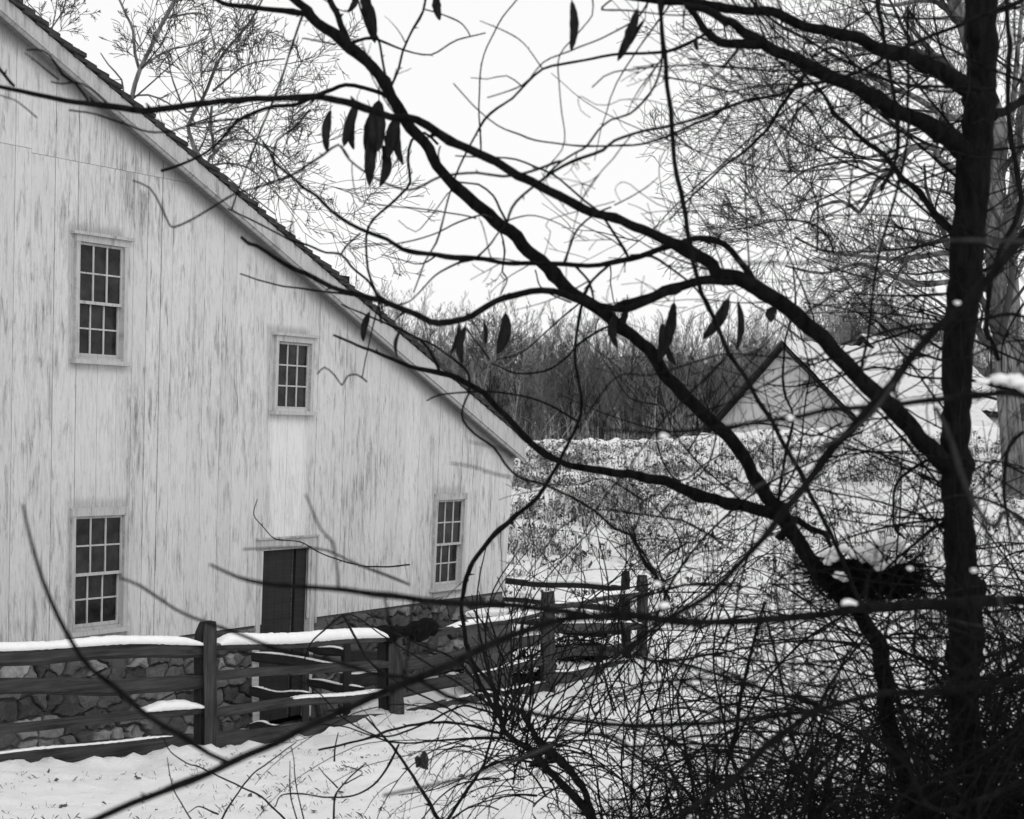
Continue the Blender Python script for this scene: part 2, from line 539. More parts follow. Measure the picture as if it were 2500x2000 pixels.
for a, b in zip(edges[:-1], edges[1:]):
    tone = random.uniform(.2, .8); off = random.uniform(0, .006); gap = random.choice([.0016, .0024, .003, .006])
    tiers = [(None, None)]
    mid = (a + b) / 2
    jz_here = None
    if mid < joint_u[0]: jz_here = UZ(120, 372)[1]
    elif mid < joint_u[1]: jz_here = UZ(400, 436)[1]
    cuts = sorted(set([a, b] + [c for o in opens for c in (o[0], o[1]) if a < c < b]))
    for ca, cb in zip(cuts[:-1], cuts[1:]):
        ga = gap if ca == a else 0; gb = gap if cb == b else 0
        m_ = (ca + cb) / 2
        top = lambda u: min(roof_z2(u + lean(u) * 3) - .14, 9)
        ivs = [(zbot, top)]
        for (o0, o1, z0, z1) in sorted(opens, key=lambda q: q[2]):
            if o0 - 1e-6 <= m_ <= o1 + 1e-6:
                lo, hi = ivs[-1]
                ivs[-1] = (lo, (lambda u, z0=z0: z0))
                ivs.append(((lambda u, z1=z1: z1), hi))
        for lo, hi in ivs:
            za, zb = lo(ca), lo(cb); ta, tb = hi(ca), hi(cb)
            if jz_here is not None and za < jz_here < min(ta, tb):
                quad_board(ca + ga, cb - gb, za, zb, jz_here, jz_here, off, tone)
                quad_board(ca + ga, cb - gb, jz_here + .004, jz_here + .004, ta, tb, off + .003, random.uniform(.2, .8))
            else:
                quad_board(ca + ga, cb - gb, za, zb, ta, tb, off, tone)
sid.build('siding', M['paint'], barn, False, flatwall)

# dark sheathing behind the gaps, cut round the openings, and the rest of the shell
sh = MB()
def sheet(mb, ua, ub, z0, z1, off, tone=.3):
    mb.add([W(ua, z0, off), W(ub, z0, off), W(ub, z1, off), W(ua, z1, off)], [(0, 1, 2, 3)], None, tone)
for a, b in zip(edges[:-1], edges[1:]):
    cuts = sorted(set([a, b] + [c for o in opens for c in (o[0], o[1]) if a < c < b]))
    for ca, cb in zip(cuts[:-1], cuts[1:]):
        m_ = (ca + cb) / 2; z = -2.14
        for (o0, o1, z0, z1) in sorted(opens, key=lambda q: q[2]):
            if o0 <= m_ <= o1:
                if z0 > z: sheet(sh, ca, cb, z, z0, -.03)
                z = z1
        tp = min(roof_z2(ca + lean(ca) * 3), roof_z2(cb + lean(cb) * 3)) - .16
        if tp > z: sheet(sh, ca, cb, z, tp, -.03)
sh.build('sheathing', M['dark'], barn, False)
# side walls and rear wall
sw = MB()
def back(p, d): return (p[0] - NRM[0] * d, p[1] - NRM[1] * d, p[2])
for ua in (u_corner, u_left + .02):
    top = roof_z2(ua) - .2
    for i in range(int(DEPTH / .28)):
        d0, d1 = i * .28 + .003, (i + 1) * .28 - .003
        if i == 0: d0 = .03
        o = random.uniform(0, .006)
        p = [back(W(ua - o, -2.1), d0), back(W(ua - o, -2.1), d1), back(W(ua - o, top), d1), back(W(ua - o, top), d0)]
        sw.add(p, [(0, 1, 2, 3)], None, random.uniform(.2, .8))
p = [back(W(u_left, -3.6), DEPTH), back(W(u_corner, -3.6), DEPTH), back(W(u_corner, roof_z2(u_corner) - .2), DEPTH), back(W(s_ridge, roof_z2(s_ridge) - .2), DEPTH), back(W(u_left, roof_z2(u_left) - .2), DEPTH)]
sw.add(p, None, [(0, 1, 2), (0, 2, 3), (0, 3, 4)], .5)
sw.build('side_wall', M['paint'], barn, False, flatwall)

# stone base: rubble as clipped cells, each stone its own relief
def clip(poly, a, b, c):
    out = []
    for i in range(len(poly)):
        p, q = poly[i], poly[(i + 1) % len(poly)]
        dp = a * p[0] + b * p[1] - c; dq = a * q[0] + b * q[1] - c
        if dp <= 0: out.append(p)
        if dp * dq < 0:
            t = dp / (dp - dq); out.append((p[0] + (q[0] - p[0]) * t, p[1] + (q[1] - p[1]) * t))
    return out
fd = MB()
u_door0, u_door1 = wins['door'][0] - CASE, wins['door'][1]
def stones(ua, ub, z0, z1f, seed):
    rr = random.Random(seed)
    pts = []
    z = z0
    while z < -1.95:
        h = rr.uniform(.12, .30); u = ua - rr.uniform(0, .3)
        while u < ub + .3:
            w = rr.uniform(.16, .5) * (h / .2) ** .5
            pts.append((u + w / 2 + rr.uniform(-.04, .04), z + h / 2 + rr.uniform(-.07, .07), w, h))
            if rr.random() < .45: pts.append((u + w + .02, z + h * .5 + rr.uniform(-.09, .09), .1, .1))
            u += w
        z += h
    sx = .62
    for i, (x, y, w, h) in enumerate(pts):
        if rr.random() < .06: continue
        poly = [(x - .5, y - .35), (x + .5, y - .35), (x + .5, y + .35), (x - .5, y + .35)]
        for j, (x2, y2, w2, h2) in enumerate(pts):
            if i == j or abs(x2 - x) > 1 or abs(y2 - y) > .7: continue
            dx, dy = (x2 - x) * sx, (y2 - y)
            mx, my = (x + x2) / 2, (y + y2) / 2
            a_, b_ = dx * sx, dy
            poly = clip(poly, a_, b_, a_ * mx + b_ * my)
            if len(poly) < 3: break
        if len(poly) < 3: continue
        poly = clip(poly, -1, 0, -ua); poly = clip(poly, 1, 0, ub) if poly else poly
        if len(poly) < 3: continue
        zt = z1f(x) - .03
        poly = clip(poly, 0, 1, zt)
        if len(poly) < 3: continue
        cx_ = sum(p[0] for p in poly) / len(poly); cy_ = sum(p[1] for p in poly) / len(poly)
        # subdivide outline and roughen
        ol = []
        for a, b in zip(poly, poly[1:] + poly[:1]):
            L = math.hypot(b[0] - a[0], b[1] - a[1]); n = max(1, int(L / .05))
            for t in range(n): ol.append((a[0] + (b[0] - a[0]) * t / n, a[1] + (b[1] - a[1]) * t / n))
        if len(ol) < 5: continue
        def shrink(d, jit):
            o = []
            for q in ol:
                vx, vy = q[0] - cx_, q[1] - cy_; L = math.hypot(vx, vy) + 1e-6
                k = max(.1, (L - d * (1 + .5 * nz(q[0] * 9, q[1] * 9, seed)) ) / L)
                o.append((cx_ + vx * k + jit * nz(q[0] * 14, q[1] * 14, 3), cy_ + vy * k + jit * nz(q[0] * 14, q[1] * 14, 8)))
            return o
        dep = rr.uniform(.01, .075); tx, ty = rr.uniform(-.12, .12), rr.uniform(-.12, .12)
        mg = rr.choice([0, 0, .004, .012, .02])
        rings = [(shrink(.008 + mg, .03), -.04), (shrink(.012 + mg, .03), dep * .55), (shrink(.026 + mg, .034), dep), (shrink(.08 + mg, .04), dep + .006)]
        tone = min(1, max(0, rr.gauss(.32, .26))); n = len(ol)
        V = []
        for rg, of in rings:
            for q in rg:
                o_ = of + (tx * (q[0] - cx_) + ty * (q[1] - cy_) if of > 0 else 0) + nz(q[0] * 12, q[1] * 12, of * 30) * .008
                V.append(W(q[0], q[1], o_ - .012))
        V.append(W(cx_, cy_, dep + .0))
        Q = [(r_ * n + k, r_ * n + (k + 1) % n, (r_ + 1) * n + (k + 1) % n, (r_ + 1) * n + k) for r_ in range(3) for k in range(n)]
        T = [(3 * n + k, 3 * n + (k + 1) % n, 4 * n) for k in range(n)]
        fd.add(V, Q, T, tone)
stones(-7.6, u_door0, -3.65, zbot, 3)
fd.build('stone_base', M['stone'], barn, False)
fd = MB()
stones(u_door1 + .02, u_corner - .01, -3.65, zbot, 5)
fd.build('stone_base', M['stone'], barn, False)
mo = MB()
sheet(mo, u_left, -7.55, -3.7, -2.12, -.02, .4)
for ua, ub in ((-7.6, u_door0), (u_door1 + .02, u_corner - .02)):
    n = 30
    for i in range(n):
        a_ = ua + (ub - ua) * i / n; b_ = ua + (ub - ua) * (i + 1) / n
        mo.add([W(a_, -3.7, -.025), W(b_, -3.7, -.025), W(b_, zbot(b_) - .01, -.025), W(a_, zbot(a_) - .01, -.025)], [(0, 1, 2, 3)], None, .6)
    mo.add([W(ub, -3.7, -.03), back(W(ub, -3.7), .5), back(W(ub, zbot(ub) - .01), .5), W(ub, zbot(ub) - .01, -.03)], [(0, 1, 2, 3)], None, .4)
mo.add([W(u_corner - .02, -3.7, -.02), back(W(u_corner - .02, -3.7), DEPTH), back(W(u_corner - .02, -2.11), DEPTH), W(u_corner - .02, -2.11, -.02)], [(0, 1, 2, 3)], None, .5)
mo.build('mortar_bed', M['mortar'], barn, False)

# roof: shingle courses, rake boards, eave
rf = MB()
def RP(s, z, off): return tuple(P0 + D * s + NRM * off) [:2] + (z,)
expo = 0.19
L = math.hypot(1, slope); c_, s__ = 1 / L, slope / L
ncr = int((s_end + .06 - s_ridge) * L / expo) + 1
for i in range(ncr):
    s1 = s_end + .08 - i * expo * c_; s0 = s1 - (expo + .16) * c_
    lift1 = .075 + random.uniform(-.012, .015); lift0 = .012
    th = .045
    oo = RO + .03 + random.uniform(-.02, .03)
    co = []
    for of in (-DEPTH - .3, oo):
        co += [RP(s0, roof_z(s0) + lift0 - th, of), RP(s1, roof_z(s1) + lift1 - th, of), RP(s1, roof_z(s1) + lift1, of), RP(s0, roof_z(s0) + lift0, of)]
    box8(rf, co, random.random())
co = []
for of in (-DEPTH - .3, RO):
    co += [RP(s_left - .4, roof_z2(s_left - .4) - .05, of), RP(s_ridge, roof_z(s_ridge) - .05, of), RP(s_ridge, roof_z(s_ridge) + .03, of), RP(s_left - .4, roof_z2(s_left - .4) + .03, of)]
box8(rf, co, .5)
roof = rf.build('roof', M['shingle'], barn, False, lambda V: np.stack([(V - P0).dot(NRM) * 1.0, (V - P0).dot(D), V[:, 2]], axis=1))
rk = MB()
s_cut = ray(1284, 1100, RO)[0]
for (za, zb, o0, o1) in ((0.0, .82, RO - .03, RO), (.80, .90, RO - .03, RO + .018), (.90, 1.0, RO - .05, RO - .012)):
    co = []
    for of in (o0, o1):
        q = []
        for s in (s_ridge, s_cut - .0):
            zt = roof_z(s) - .022; zl = rake_z(s)
            q.append((zt + (zl - zt) * za, zt + (zl - zt) * zb))
        co += [RP(s_ridge, q[0][1], of), RP(s_cut, q[1][1], of), RP(s_cut, q[1][0], of), RP(s_ridge, q[0][0], of)]
    box8(rk, co, .6)
rk.build('rake_board', M['trim'], barn, False, flatwall)
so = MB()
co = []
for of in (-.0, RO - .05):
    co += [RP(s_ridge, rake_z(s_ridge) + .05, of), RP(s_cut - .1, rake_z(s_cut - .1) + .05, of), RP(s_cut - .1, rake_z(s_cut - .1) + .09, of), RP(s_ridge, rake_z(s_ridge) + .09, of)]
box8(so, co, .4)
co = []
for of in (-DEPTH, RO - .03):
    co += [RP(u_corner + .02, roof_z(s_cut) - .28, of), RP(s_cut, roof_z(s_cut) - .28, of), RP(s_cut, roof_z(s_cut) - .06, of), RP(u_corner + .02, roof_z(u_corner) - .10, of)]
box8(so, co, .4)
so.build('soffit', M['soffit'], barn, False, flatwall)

# interior: floor, far dark wall so that openings look into a room
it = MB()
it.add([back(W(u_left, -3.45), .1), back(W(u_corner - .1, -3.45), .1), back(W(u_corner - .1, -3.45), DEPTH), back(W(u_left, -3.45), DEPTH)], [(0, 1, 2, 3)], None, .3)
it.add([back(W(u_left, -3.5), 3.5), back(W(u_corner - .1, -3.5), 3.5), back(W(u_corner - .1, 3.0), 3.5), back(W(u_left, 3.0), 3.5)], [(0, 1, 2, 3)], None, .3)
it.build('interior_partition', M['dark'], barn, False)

def wbox(mb, ua, ub, z0, z1, o0, o1, tone=.5):
    bk = [W(ua, z0, o0), W(ub, z0, o0), W(ub, z1, o0), W(ua, z1, o0)]
    fr = [W(ua, z0, o1), W(ub, z0, o1), W(ub, z1, o1), W(ua, z1, o1)]
    box8(mb, bk + fr, tone)
def window(key, rows_up, rows_dn, cap, label=None):
    ua, ub, z0, z1 = wins[key]
    cw, hd = .055, .075
    f = MB()
    wbox(f, ua, ua + cw, z0, z1 - hd, -.10, .04, .55)
    wbox(f, ub - cw, ub, z0, z1 - hd, -.10, .04, .5)
    wbox(f, ua, ub, z1 - hd + .001, z1, -.10, .043, .6)
    if cap: wbox(f, ua - .06, ub + .06, z1 + .001, z1 + .035, -.02, .075, .6)
    else: wbox(f, ua - .01, ub + .01, z1 + .001, z1 + .018, -.02, .04, .6)
    fo = f.build('window', M['trim'], barn, False, flatwall)
    if label: fo['label'] = label
    s_ = MB(); wbox(s_, ua - .045, ub + .045, z0 - .05, z0 - .001, -.10, .085, .5)
    s_.build('sill', M['trim'], fo, False, flatwall)
    gl = MB()
    def sash(name, za, zb, off, rows, st, bot, a, b):
        m = MB()
        wbox(m, a, a + st, za, zb, off - .035, off, .6); wbox(m, b - st, b, za, zb, off - .035, off, .6)
        wbox(m, a + st, b - st, za, za + bot, off - .035, off, .6); wbox(m, a + st, b - st, zb - st, zb, off - .035, off, .6)
        W_ = (b - a - 2 * st) / 3; H_ = (zb - st - za - bot) / rows
        for i in (1, 2): wbox(m, a + st + W_ * i - .009, a + st + W_ * i + .009, za + bot, zb - st, off - .028, off - .004, .7)
        for j in range(1, rows):
            for i in range(3):
                x0 = a + st + W_ * i + (.009 if i else 0); x1 = a + st + W_ * (i + 1) - (.009 if i < 2 else 0)
                wbox(m, x0, x1, za + bot + H_ * j - .009, za + bot + H_ * j + .009, off - .028, off - .005, .7)
        m.build(name, M['trim'], fo, False, flatwall)
        for i in range(3):
            for j in range(rows):
                x0 = a + st + W_ * i; y0 = za + bot + H_ * j
                t = random.uniform(-.0012, .0012)
                gl.add([W(x0, y0, off - .018 + t), W(x0 + W_, y0, off - .018), W(x0 + W_, y0 + H_, off - .018 + t), W(x0, y0 + H_, off - .018)], [(0, 1, 2, 3)])
    ia, ib, y0, y1 = ua + cw + .002, ub - cw - .002, z0 + .002, z1 - hd - .002
    if rows_dn:
        mid = y0 + (y1 - y0) * .49
        sash('sash', mid - .018, y1, .004, rows_up, .026, .034, ia, ib)
        sash('sash', y0, mid + .018, -.036, rows_dn, .028, .07, ia, ib)
    else:
        sash('sash', y0, y1, -.006, rows_up, .028, .055, ia, ib)
    gl.build('glass', M['glass'], fo, False, flatwall)
window('w1', 2, 2, True)
window('w2', 3, 0, True)
window('w3', 2, 2, False)
window('w4', 2, 2, False)

# doorway
ua, ub, z0, z1 = wins['door']
f = MB()
wbox(f, ub - CASE, ub, -3.4, z1 + .12, -.07, .028, .6)
wbox(f, ua - .09, ua - .01, -3.4, z1 - .02, -.07, .012, .6)
wbox(f, ua - .11, ub - CASE - .001, z1, z1 + .12, -.12, .026, .6)
wbox(f, ua - .13, ub + .03, z1 + .121, z1 + .145, -.02, .05, .3)
wbox(f, ub + .001, ub + .03, -2.2, z1 + .12, -.02, .045, .15)
df = f.build('door_frame', M['trim'], barn, False, flatwall)
d_ = MB()
wd = (ub - CASE) - ua
n = 4
for i in range(n):
    wbox(d_, ua + .01 + wd * .64 * i / n, ua + .01 + wd * .64 * (i + 1) / n - .004, -3.38, z1 - .015, -.07, -.04, .5)
d_.build('door', M['door'], barn, False, flatwall)
d_ = MB(); wbox(d_, ua + .01 + wd * .64, ua + .01 + wd * .675, -3.38, z1 - .015, -.10, -.035, .9)
d_.build('door_edge', M['rail'], barn, False, flatwall)
d_ = MB(); wbox(d_, ua + wd * .77, ub - CASE - .01, -3.38, z1 - .015, -.10, -.06, .5)
d_.build('door', M['door'], barn, False, flatwall)
settle(barn)

# ------------------------------------------------------------ split rail fences
def rail(name, p, q, h, t, parent, snow=None, matl='rail', seed=0):
    p = np.array(p, float); q = np.array(q, float)
    Lr = np.linalg.norm(q - p); n = max(6, int(Lr / .12))
    rr = random.Random(seed)
    tt = np.linspace(0, 1, n)
    dirv = (q - p) / Lr; side = np.cross(dirv, (0, 0, 1)); side /= np.linalg.norm(side)
    prof = [(-.5, -.42), (.1, -.5), (.5, -.3), (.46, .35), (.2, .5), (-.42, .46), (-.55, .1)]
    prof = [(a + rr.uniform(-.06, .06), b + rr.uniform(-.06, .06)) for a, b in prof]
    V = []; m = len(prof)
    for i, x in enumerate(tt):
        c = p + (q - p) * x
        e = min(1, .45 + 4.0 * min(x, 1 - x) * Lr / 2.2)
        c = c + np.array([0, 0, 1]) * (nz(x * 2.2 + seed, 1.7) * .045) + side * nz(x * 2 + seed, 8.1) * .03
        for k, (a, b) in enumerate(prof):
            w = 1 + .16 * nz(x * 5, k * 2.3, seed)
            V.append(c + side * a * t * w * e + np.array([0, 0, 1]) * b * h * w * (.55 + .45 * e))
    Q = [(i * m + k, i * m + (k + 1) % m, (i + 1) * m + (k + 1) % m, (i + 1) * m + k) for i in range(n - 1) for k in range(m)]
    T = [(0, k, k + 1) for k in range(1, m - 1)] + [((n - 1) * m, (n - 1) * m + k + 1, (n - 1) * m + k) for k in range(1, m - 1)]
    mb = MB(); mb.add(V, Q, T, .5)
    def uvf(Vv):
        r = Vv - p
        return np.stack([r.dot(dirv) + seed * 3.1, r.dot(side) + seed, Vv[:, 2]], axis=1)
    o = mb.build(name, M[matl], parent, False, uvf)
    if snow:
        a0, a1, dep = snow
        sm = MB(); ns = max(8, int(Lr * (a1 - a0) / .035)); V = []; cs = 9
        for i in range(ns + 1):
            x = a0 + (a1 - a0) * i / ns
            c = p + (q - p) * x
            e = min(1, 4.0 * Lr * min(x - a0, a1 - x) / 1.0 + .08) ** .6
            top = c + np.array([0, 0, 1]) * (nz(x * 2.2 + seed, 1.7) * .045 + .46 * h) + side * nz(x * 2 + seed, 8.1) * .03
            hh = dep * e * (1 + .22 * nz(x * Lr * 1.6, seed, 2) + .10 * nz(x * Lr * 11, seed, 5))
            for k in range(cs):
                a = math.pi * k / (cs - 1)
                V.append(top + side * math.cos(a) * t * .53 * (1 + .12 * nz(x * Lr * 9, k * .7, seed)) + np.array([0, 0, 1]) * (hh * math.sin(a) ** .55 - .012 + .006 * nz(x * Lr * 30, k, 3)))
        Q = [(i * cs + k, (i + 1) * cs + k, (i + 1) * cs + k + 1, i * cs + k + 1) for i in range(ns) for k in range(cs - 1)]
        Q += [(i * cs, i * cs + cs - 1, (i + 1) * cs + cs - 1, (i + 1) * cs) for i in range(ns)]
        T = [(0, k + 1, k) for k in range(1, cs - 1)] + [(ns * cs, ns * cs + k, ns * cs + k + 1) for k in range(1, cs - 1)]
        sm.add(V, Q, T); sm.build('snow', M['snow'], o, True)
    return o

def post(x, y, w, d, z0, z1, parent, seed=0, pointed=False, rot=None, matl='rail'):
    n = 14; V = []; rr = random.Random(seed)
    prof = [(-.5, -.45), (0, -.5), (.5, -.42), (.5, .45), (0, .5), (-.5, .42)]
    m = len(prof); ca = math.cos(rot if rot is not None else 1.0); sa = math.sin(rot if rot is not None else 1.0)
    for i in range(n):
        f = i / (n - 1); z = z0 + (z1 - z0) * f
        k = 1 + .10 * nz(f * 4, seed, 1)
        if i == n - 1: k *= .35 if pointed else .82
        if i == n - 2: k *= .8 if pointed else 1; 
        zz = z if i < n - 2 or not pointed else (z1 - .10 if i == n - 2 else z1)
        ox = nz(f * 2, seed, 5) * .02
        for a, b in prof:
            kk = k * (1 + .07 * nz(f * 6, a * 3 + b * 5, seed))
            lx, ly = a * w * kk + ox, b * d * kk
            V.append((x + lx * ca - ly * sa, y + lx * sa + ly * ca, zz + rr.uniform(-.008, .008) * (i == n - 1)))
    Q = [(i * m + k, i * m + (k + 1) % m, (i + 1) * m + (k + 1) % m, (i + 1) * m + k) for i in range(n - 1) for k in range(m)]
    T = [((n - 1) * m, (n - 1) * m + k, (n - 1) * m + k + 1) for k in range(1, m - 1)]
    mb = MB(); mb.add(V, Q, T)
    return mb.build('post', M[matl], parent, False, lambda Vv: np.stack([Vv[:, 2] + seed, Vv[:, 0], Vv[:, 1]], axis=1))

def snowcap(x, y, z, w, parent):
    sm = MB(); V = []; n = 10
    for r_, hz in ((1, 0), (.95, .03), (.6, .055), (.15, .062)):
        for k in range(n):
            a = 2 * math.pi * k / n
            V.append((x + math.cos(a) * w * .5 * r_, y + math.sin(a) * w * .5 * r_, z + hz + .006 * nz(k, r_ * 5)))
    Q = [(i * n + k, i * n + (k + 1) % n, (i + 1) * n + (k + 1) % n, (i + 1) * n + k) for i in range(3) for k in range(n)]
    sm.add(V, Q, [(3 * n, 3 * n + k, 3 * n + k + 1) for k in range(1, n - 1)])
    return sm.build('snow', M['snow'], parent, True)

def Zof(y, Y): return (HY - y) * Y / F
def Xof(x, Y): return (x - CX) * Y / F
frot = math.atan2(2.4, 1.68)
posts = [(-118, 14.55), (500, 16.4), (956, 18.9), (1338, 22.1), (1571, 25.5)]
PP = [(Xof(x, Y), Y) for x, Y in posts]
fence = empty('split_rail_fence', (PP[1][0], PP[1][1], -3.1), 'long weathered split rail fence with snow on its rails in front of the barn', 'fence')
# doubled post nearest the camera
dv = np.array([math.cos(frot), math.sin(frot)])
pt = post(Xof(490, 16.4), 16.48, .14, .12, -3.3, Zof(1521, 16.4), fence, 1, True, frot, 'darkwood')
pt = post(Xof(516, 16.4), 16.36, .125, .12, -3.3, Zof(1516, 16.4), fence, 2, False, .25)
post(Xof(940, 18.9), 19.0, .14, .14, -3.4, Zof(1560, 18.9), fence, 3, False, frot, 'darkwood')
post(Xof(966, 18.9), 18.9, .16, .12, -3.4, Zof(1556, 18.9), fence, 4, False, .25)
post(PP[3][0], PP[3][1], .17, .15, -3.4, Zof(1445, 22.1), fence, 5, False, .3)
post(Xof(1529, 25.5), 25.6, .12, .12, -3.4, Zof(1396, 25.5), fence, 6, False, .3, 'darkwood')
post(Xof(1567, 25.5), 25.4, .14, .14, -3.4, Zof(1402, 25.5), fence, 7, False, .3)
post(PP[0][0], PP[0][1], .14, .14, -3.2, -1.45, fence, 8, False, .3)
def frail(i, j, ya, yb, xa, xb, h, t, snow=None, seed=0, dy=0.0):
    """a rail from post i to post j; ya, yb = the height of its middle in the photo at columns xa, xb"""
    def at(x):
        # depth of the fence line between the two posts seen at column x
        (X1, Y1), (X2, Y2) = PP[i], PP[j]
        k = (x - CX) / F
        t_ = (k * Y1 - X1) / ((X2 - X1) - k * (Y2 - Y1))
        return X1 + (X2 - X1) * t_, Y1 + (Y2 - Y1) * t_
    A = at(xa); B = at(xb)
    return rail('rail', (A[0], A[1] + dy, Zof(ya, A[1])), (B[0], B[1] + dy, Zof(yb, B[1])), h, t, fence, snow, 'rail', seed)
# left bay (columns -118 .. 500)
frail(0, 1, 1601, 1583, -118, 505, .155, .14, (0.0, .985, .075), 11)
frail(0, 1, 1681, 1661, -118, 500, .15, .11, None, 12)
frail(0, 1, 1780, 1736, -118, 500, .095, .15, (.72, .99, .085), 13)
frail(0, 1, 1872, 1817, -118, 470, .20, .07, (0.0, .9, .02), 14)
# middle bay (500 .. 956)
frail(1, 2, 1582, 1562, 520, 956, .08, .17, (0.01, .97, .11), 21)
frail(1, 2, 1652, 1626, 505, 950, .11, .12, None, 22)
frail(1, 2, 1744, 1690, 505, 950, .10, .12, (.42, .97, .03), 23)
frail(1, 2, 1818, 1760, 505, 945, .20, .07, None, 24)
# third bay (956 .. 1338)
frail(2, 3, 1566, 1492, 985, 1330, .09, .14, (.3, .97, .05), 31)
frail(2, 3, 1632, 1555, 960, 1335, .14, .12, None, 32)
frail(2, 3, 1692, 1612, 960, 1335, .13, .12, (.45, .9, .02), 33)
frail(2, 3, 1752, 1672, 960, 1335, .17, .08, (.3, .97, .02), 34)
# fourth bay (1338 .. 1571)
frail(3, 4, 1480, 1452, 1345, 1560, .10, .12, (.02, .95, .05), 41)
frail(3, 4, 1540, 1528, 1345, 1565, .13, .12, (.5, .97, .03), 42)
frail(3, 4, 1600, 1578, 1345, 1565, .14, .12, None, 43)
frail(3, 4, 1655, 1615, 1345, 1565, .17, .08, (.02, .95, .03), 44)
settle(fence)

# fence running back from the far corner post towards the barn's eave side
bf = empty('split_rail_fence', (Xof(1529, 25.6), 25.6, -3.2), 'far run of dark split rails between the corner post and the barn end', 'fence')
def brail(xa, ya, Ya, xb, yb, Yb, h, t, snow=None, seed=0, parent=None, matl='darkwood'):
    return rail('rail', (Xof(xa, Ya), Ya, Zof(ya, Ya)), (Xof(xb, Yb), Yb, Zof(yb, Yb)), h, t, parent or bf, snow, matl, seed)
brail(1205, 1415, 28.6, 1524, 1441, 25.9, .11, .12, (.3, .92, .05), 51)
brail(1195, 1460, 28.6, 1524, 1492, 25.9, .10, .12, (.12, .6, .03), 52)
brail(1180, 1510, 28.6, 1524, 1545, 25.9, .11, .12, (.5, .98, .03), 53)
post(Xof(1150, 29.2), 29.2, .14, .14, -3.4, -1.9, bf, 54, False, .3, 'darkwood')
settle(bf)

# inner pen beside the door: dark rails with thin snow
pen = empty('pen_railing', (Xof(840, 19.3), 19.3, -3.3), 'dark railing with thin snow in front of the open barn door', 'railing')
def A_(x, y): return (400 + x / 3.593, 1480 + y / 3.593)
def prail(xa, ya, Ya, xb, yb, Yb, h, t, snow, seed):
    a = A_(xa, ya); b = A_(xb, yb)
    brail(a[0], a[1], Ya, b[0], b[1], Yb, h, t, snow, seed, pen)
prail(770, 445, 20.0, 1500, 530, 19.0, .14, .05, (.06, .97, .018), 61)
prail(755, 750, 20.0, 1300, 820, 19.2, .15, .05, (.06, .97, .018), 62)
prail(750, 1050, 20.0, 1010, 1075, 19.6, .12, .05, (.06, .97, .018), 63)
prail(1240, 375, 20.9, 1600, 410, 20.2, .13, .05, (.02, .97, .02), 64)
prail(1240, 665, 20.9, 1760, 740, 20.0, .12, .05, (.1, .97, .02), 65)
prail(1570, 430, 20.3, 1900, 440, 20.9, .20, .14, None, 66)
prail(1560, 640, 20.3, 1890, 640, 20.9, .20, .12, (.0, .97, .015), 67)
x_, _y = A_(1607, 320); q_ = post(Xof(x_, 20.2), 20.2, .09, .09, -3.5, Zof(1480 + 325 / 3.593, 20.2), pen, 68, False, .3, 'darkwood')
snowcap(Xof(x_, 20.2), 20.2, Zof(1480 + 325 / 3.593, 20.2) - .004, .10, q_)
x_, _y = A_(1240, 350); post(Xof(x_, 20.9), 20.9, .09, .09, -3.5, Zof(1480 + 350 / 3.593, 20.9), pen, 69, False, .3, 'rail')
x_, _y = A_(800, 400); post(Xof(x_, 20.05), 20.05, .08, .08, -3.5, Zof(1480 + 385 / 3.593, 20.05), pen, 70, False, .3, 'trim')
settle(pen)
pl = MB()
for (xa, ya, xb, yb, Y_, seed) in ((640, 1722, 850, 1735, 19.9, 1), (660, 1745, 830, 1752, 19.5, 2)):
    bar(pl, (Xof(xa, Y_), Y_, GG(Xof(xa, Y_), Y_) + .05), (Xof(xb, Y_ + .3), Y_ + .3, GG(Xof(xb, Y_ + .3), Y_ + .3) + .12), .22, .035)
tag(pl.build('plank_pile', M['rail'], None, False, lambda V: V), 'old planks lying on the ground inside the pen by the barn door', 'planks')

# broken log on top of the second fence post
Yl = 18.75
a = np.array([Xof(916, Yl), Yl, Zof(1551, Yl)]); b = np.array([Xof(1063, Yl + .5), Yl + .35, Zof(1541, Yl)])
lg = MB(); n = 22; t_ = np.linspace(0, 1, n)[:, None]
Pl = a + (b - a) * t_; Pl[:, 2] += [nz(i * .3, 4) * .05 for i in range(n)]
tube(lg, Pl, [.085 + .02 * math.sin(i * .5) + .02 * nz(i * .4, 9) + (.02 if i > 12 else 0) for i in range(n)], 9)
lo = lg.build('log', M['bark_dark'], None, False, lambda V: np.stack([V[:, 0], V[:, 2], V[:, 1]], axis=1))
tag(lo, 'short dark broken log lying across the top of a fence post', 'log')
st = MB(); q0 = b + np.array([-.02, 0, .02])
tube(st, [q0, q0 + np.array([.03, 0, .05]), q0 + np.array([.05, 0, .10])], [.02, .015, .006], 6)
tube(st, [q0 + np.array([0, 0, -.04]), q0 + np.array([.05, 0, -.05]), q0 + np.array([.11, 0, -.045])], [.03, .018, .008], 6)
st.build('stub', M['darkwood'], lo, False, lambda V: V)

# snow covered slab by the barn corner
sl = MB(); Ys = 22.3
xs0, xs1 = Xof(1157, Ys), Xof(1225, Ys)
bar(sl, (xs0, Ys, Zof(1516, Ys)), (xs1, Ys + .5, Zof(1510, Ys)), .55, .10)
so_ = sl.build('stone_slab', M['stone'], None, False); tag(so_, 'snow covered slab standing by the stone corner of the barn', 'slab')
bx = MB(); bar(bx, (xs0 + .05, Ys + .05, -3.0), (xs1 - .05, Ys + .5, -3.0), .45, .0 + 2 * (Zof(1520, Ys) + 3.0)); bx.build('pier', M['stone'], so_, False)
rail('snow', (xs0, Ys, Zof(1504, Ys)), (xs1, Ys + .5, Zof(1498, Ys)), .09, .58, so_, None, 'snow', 77)

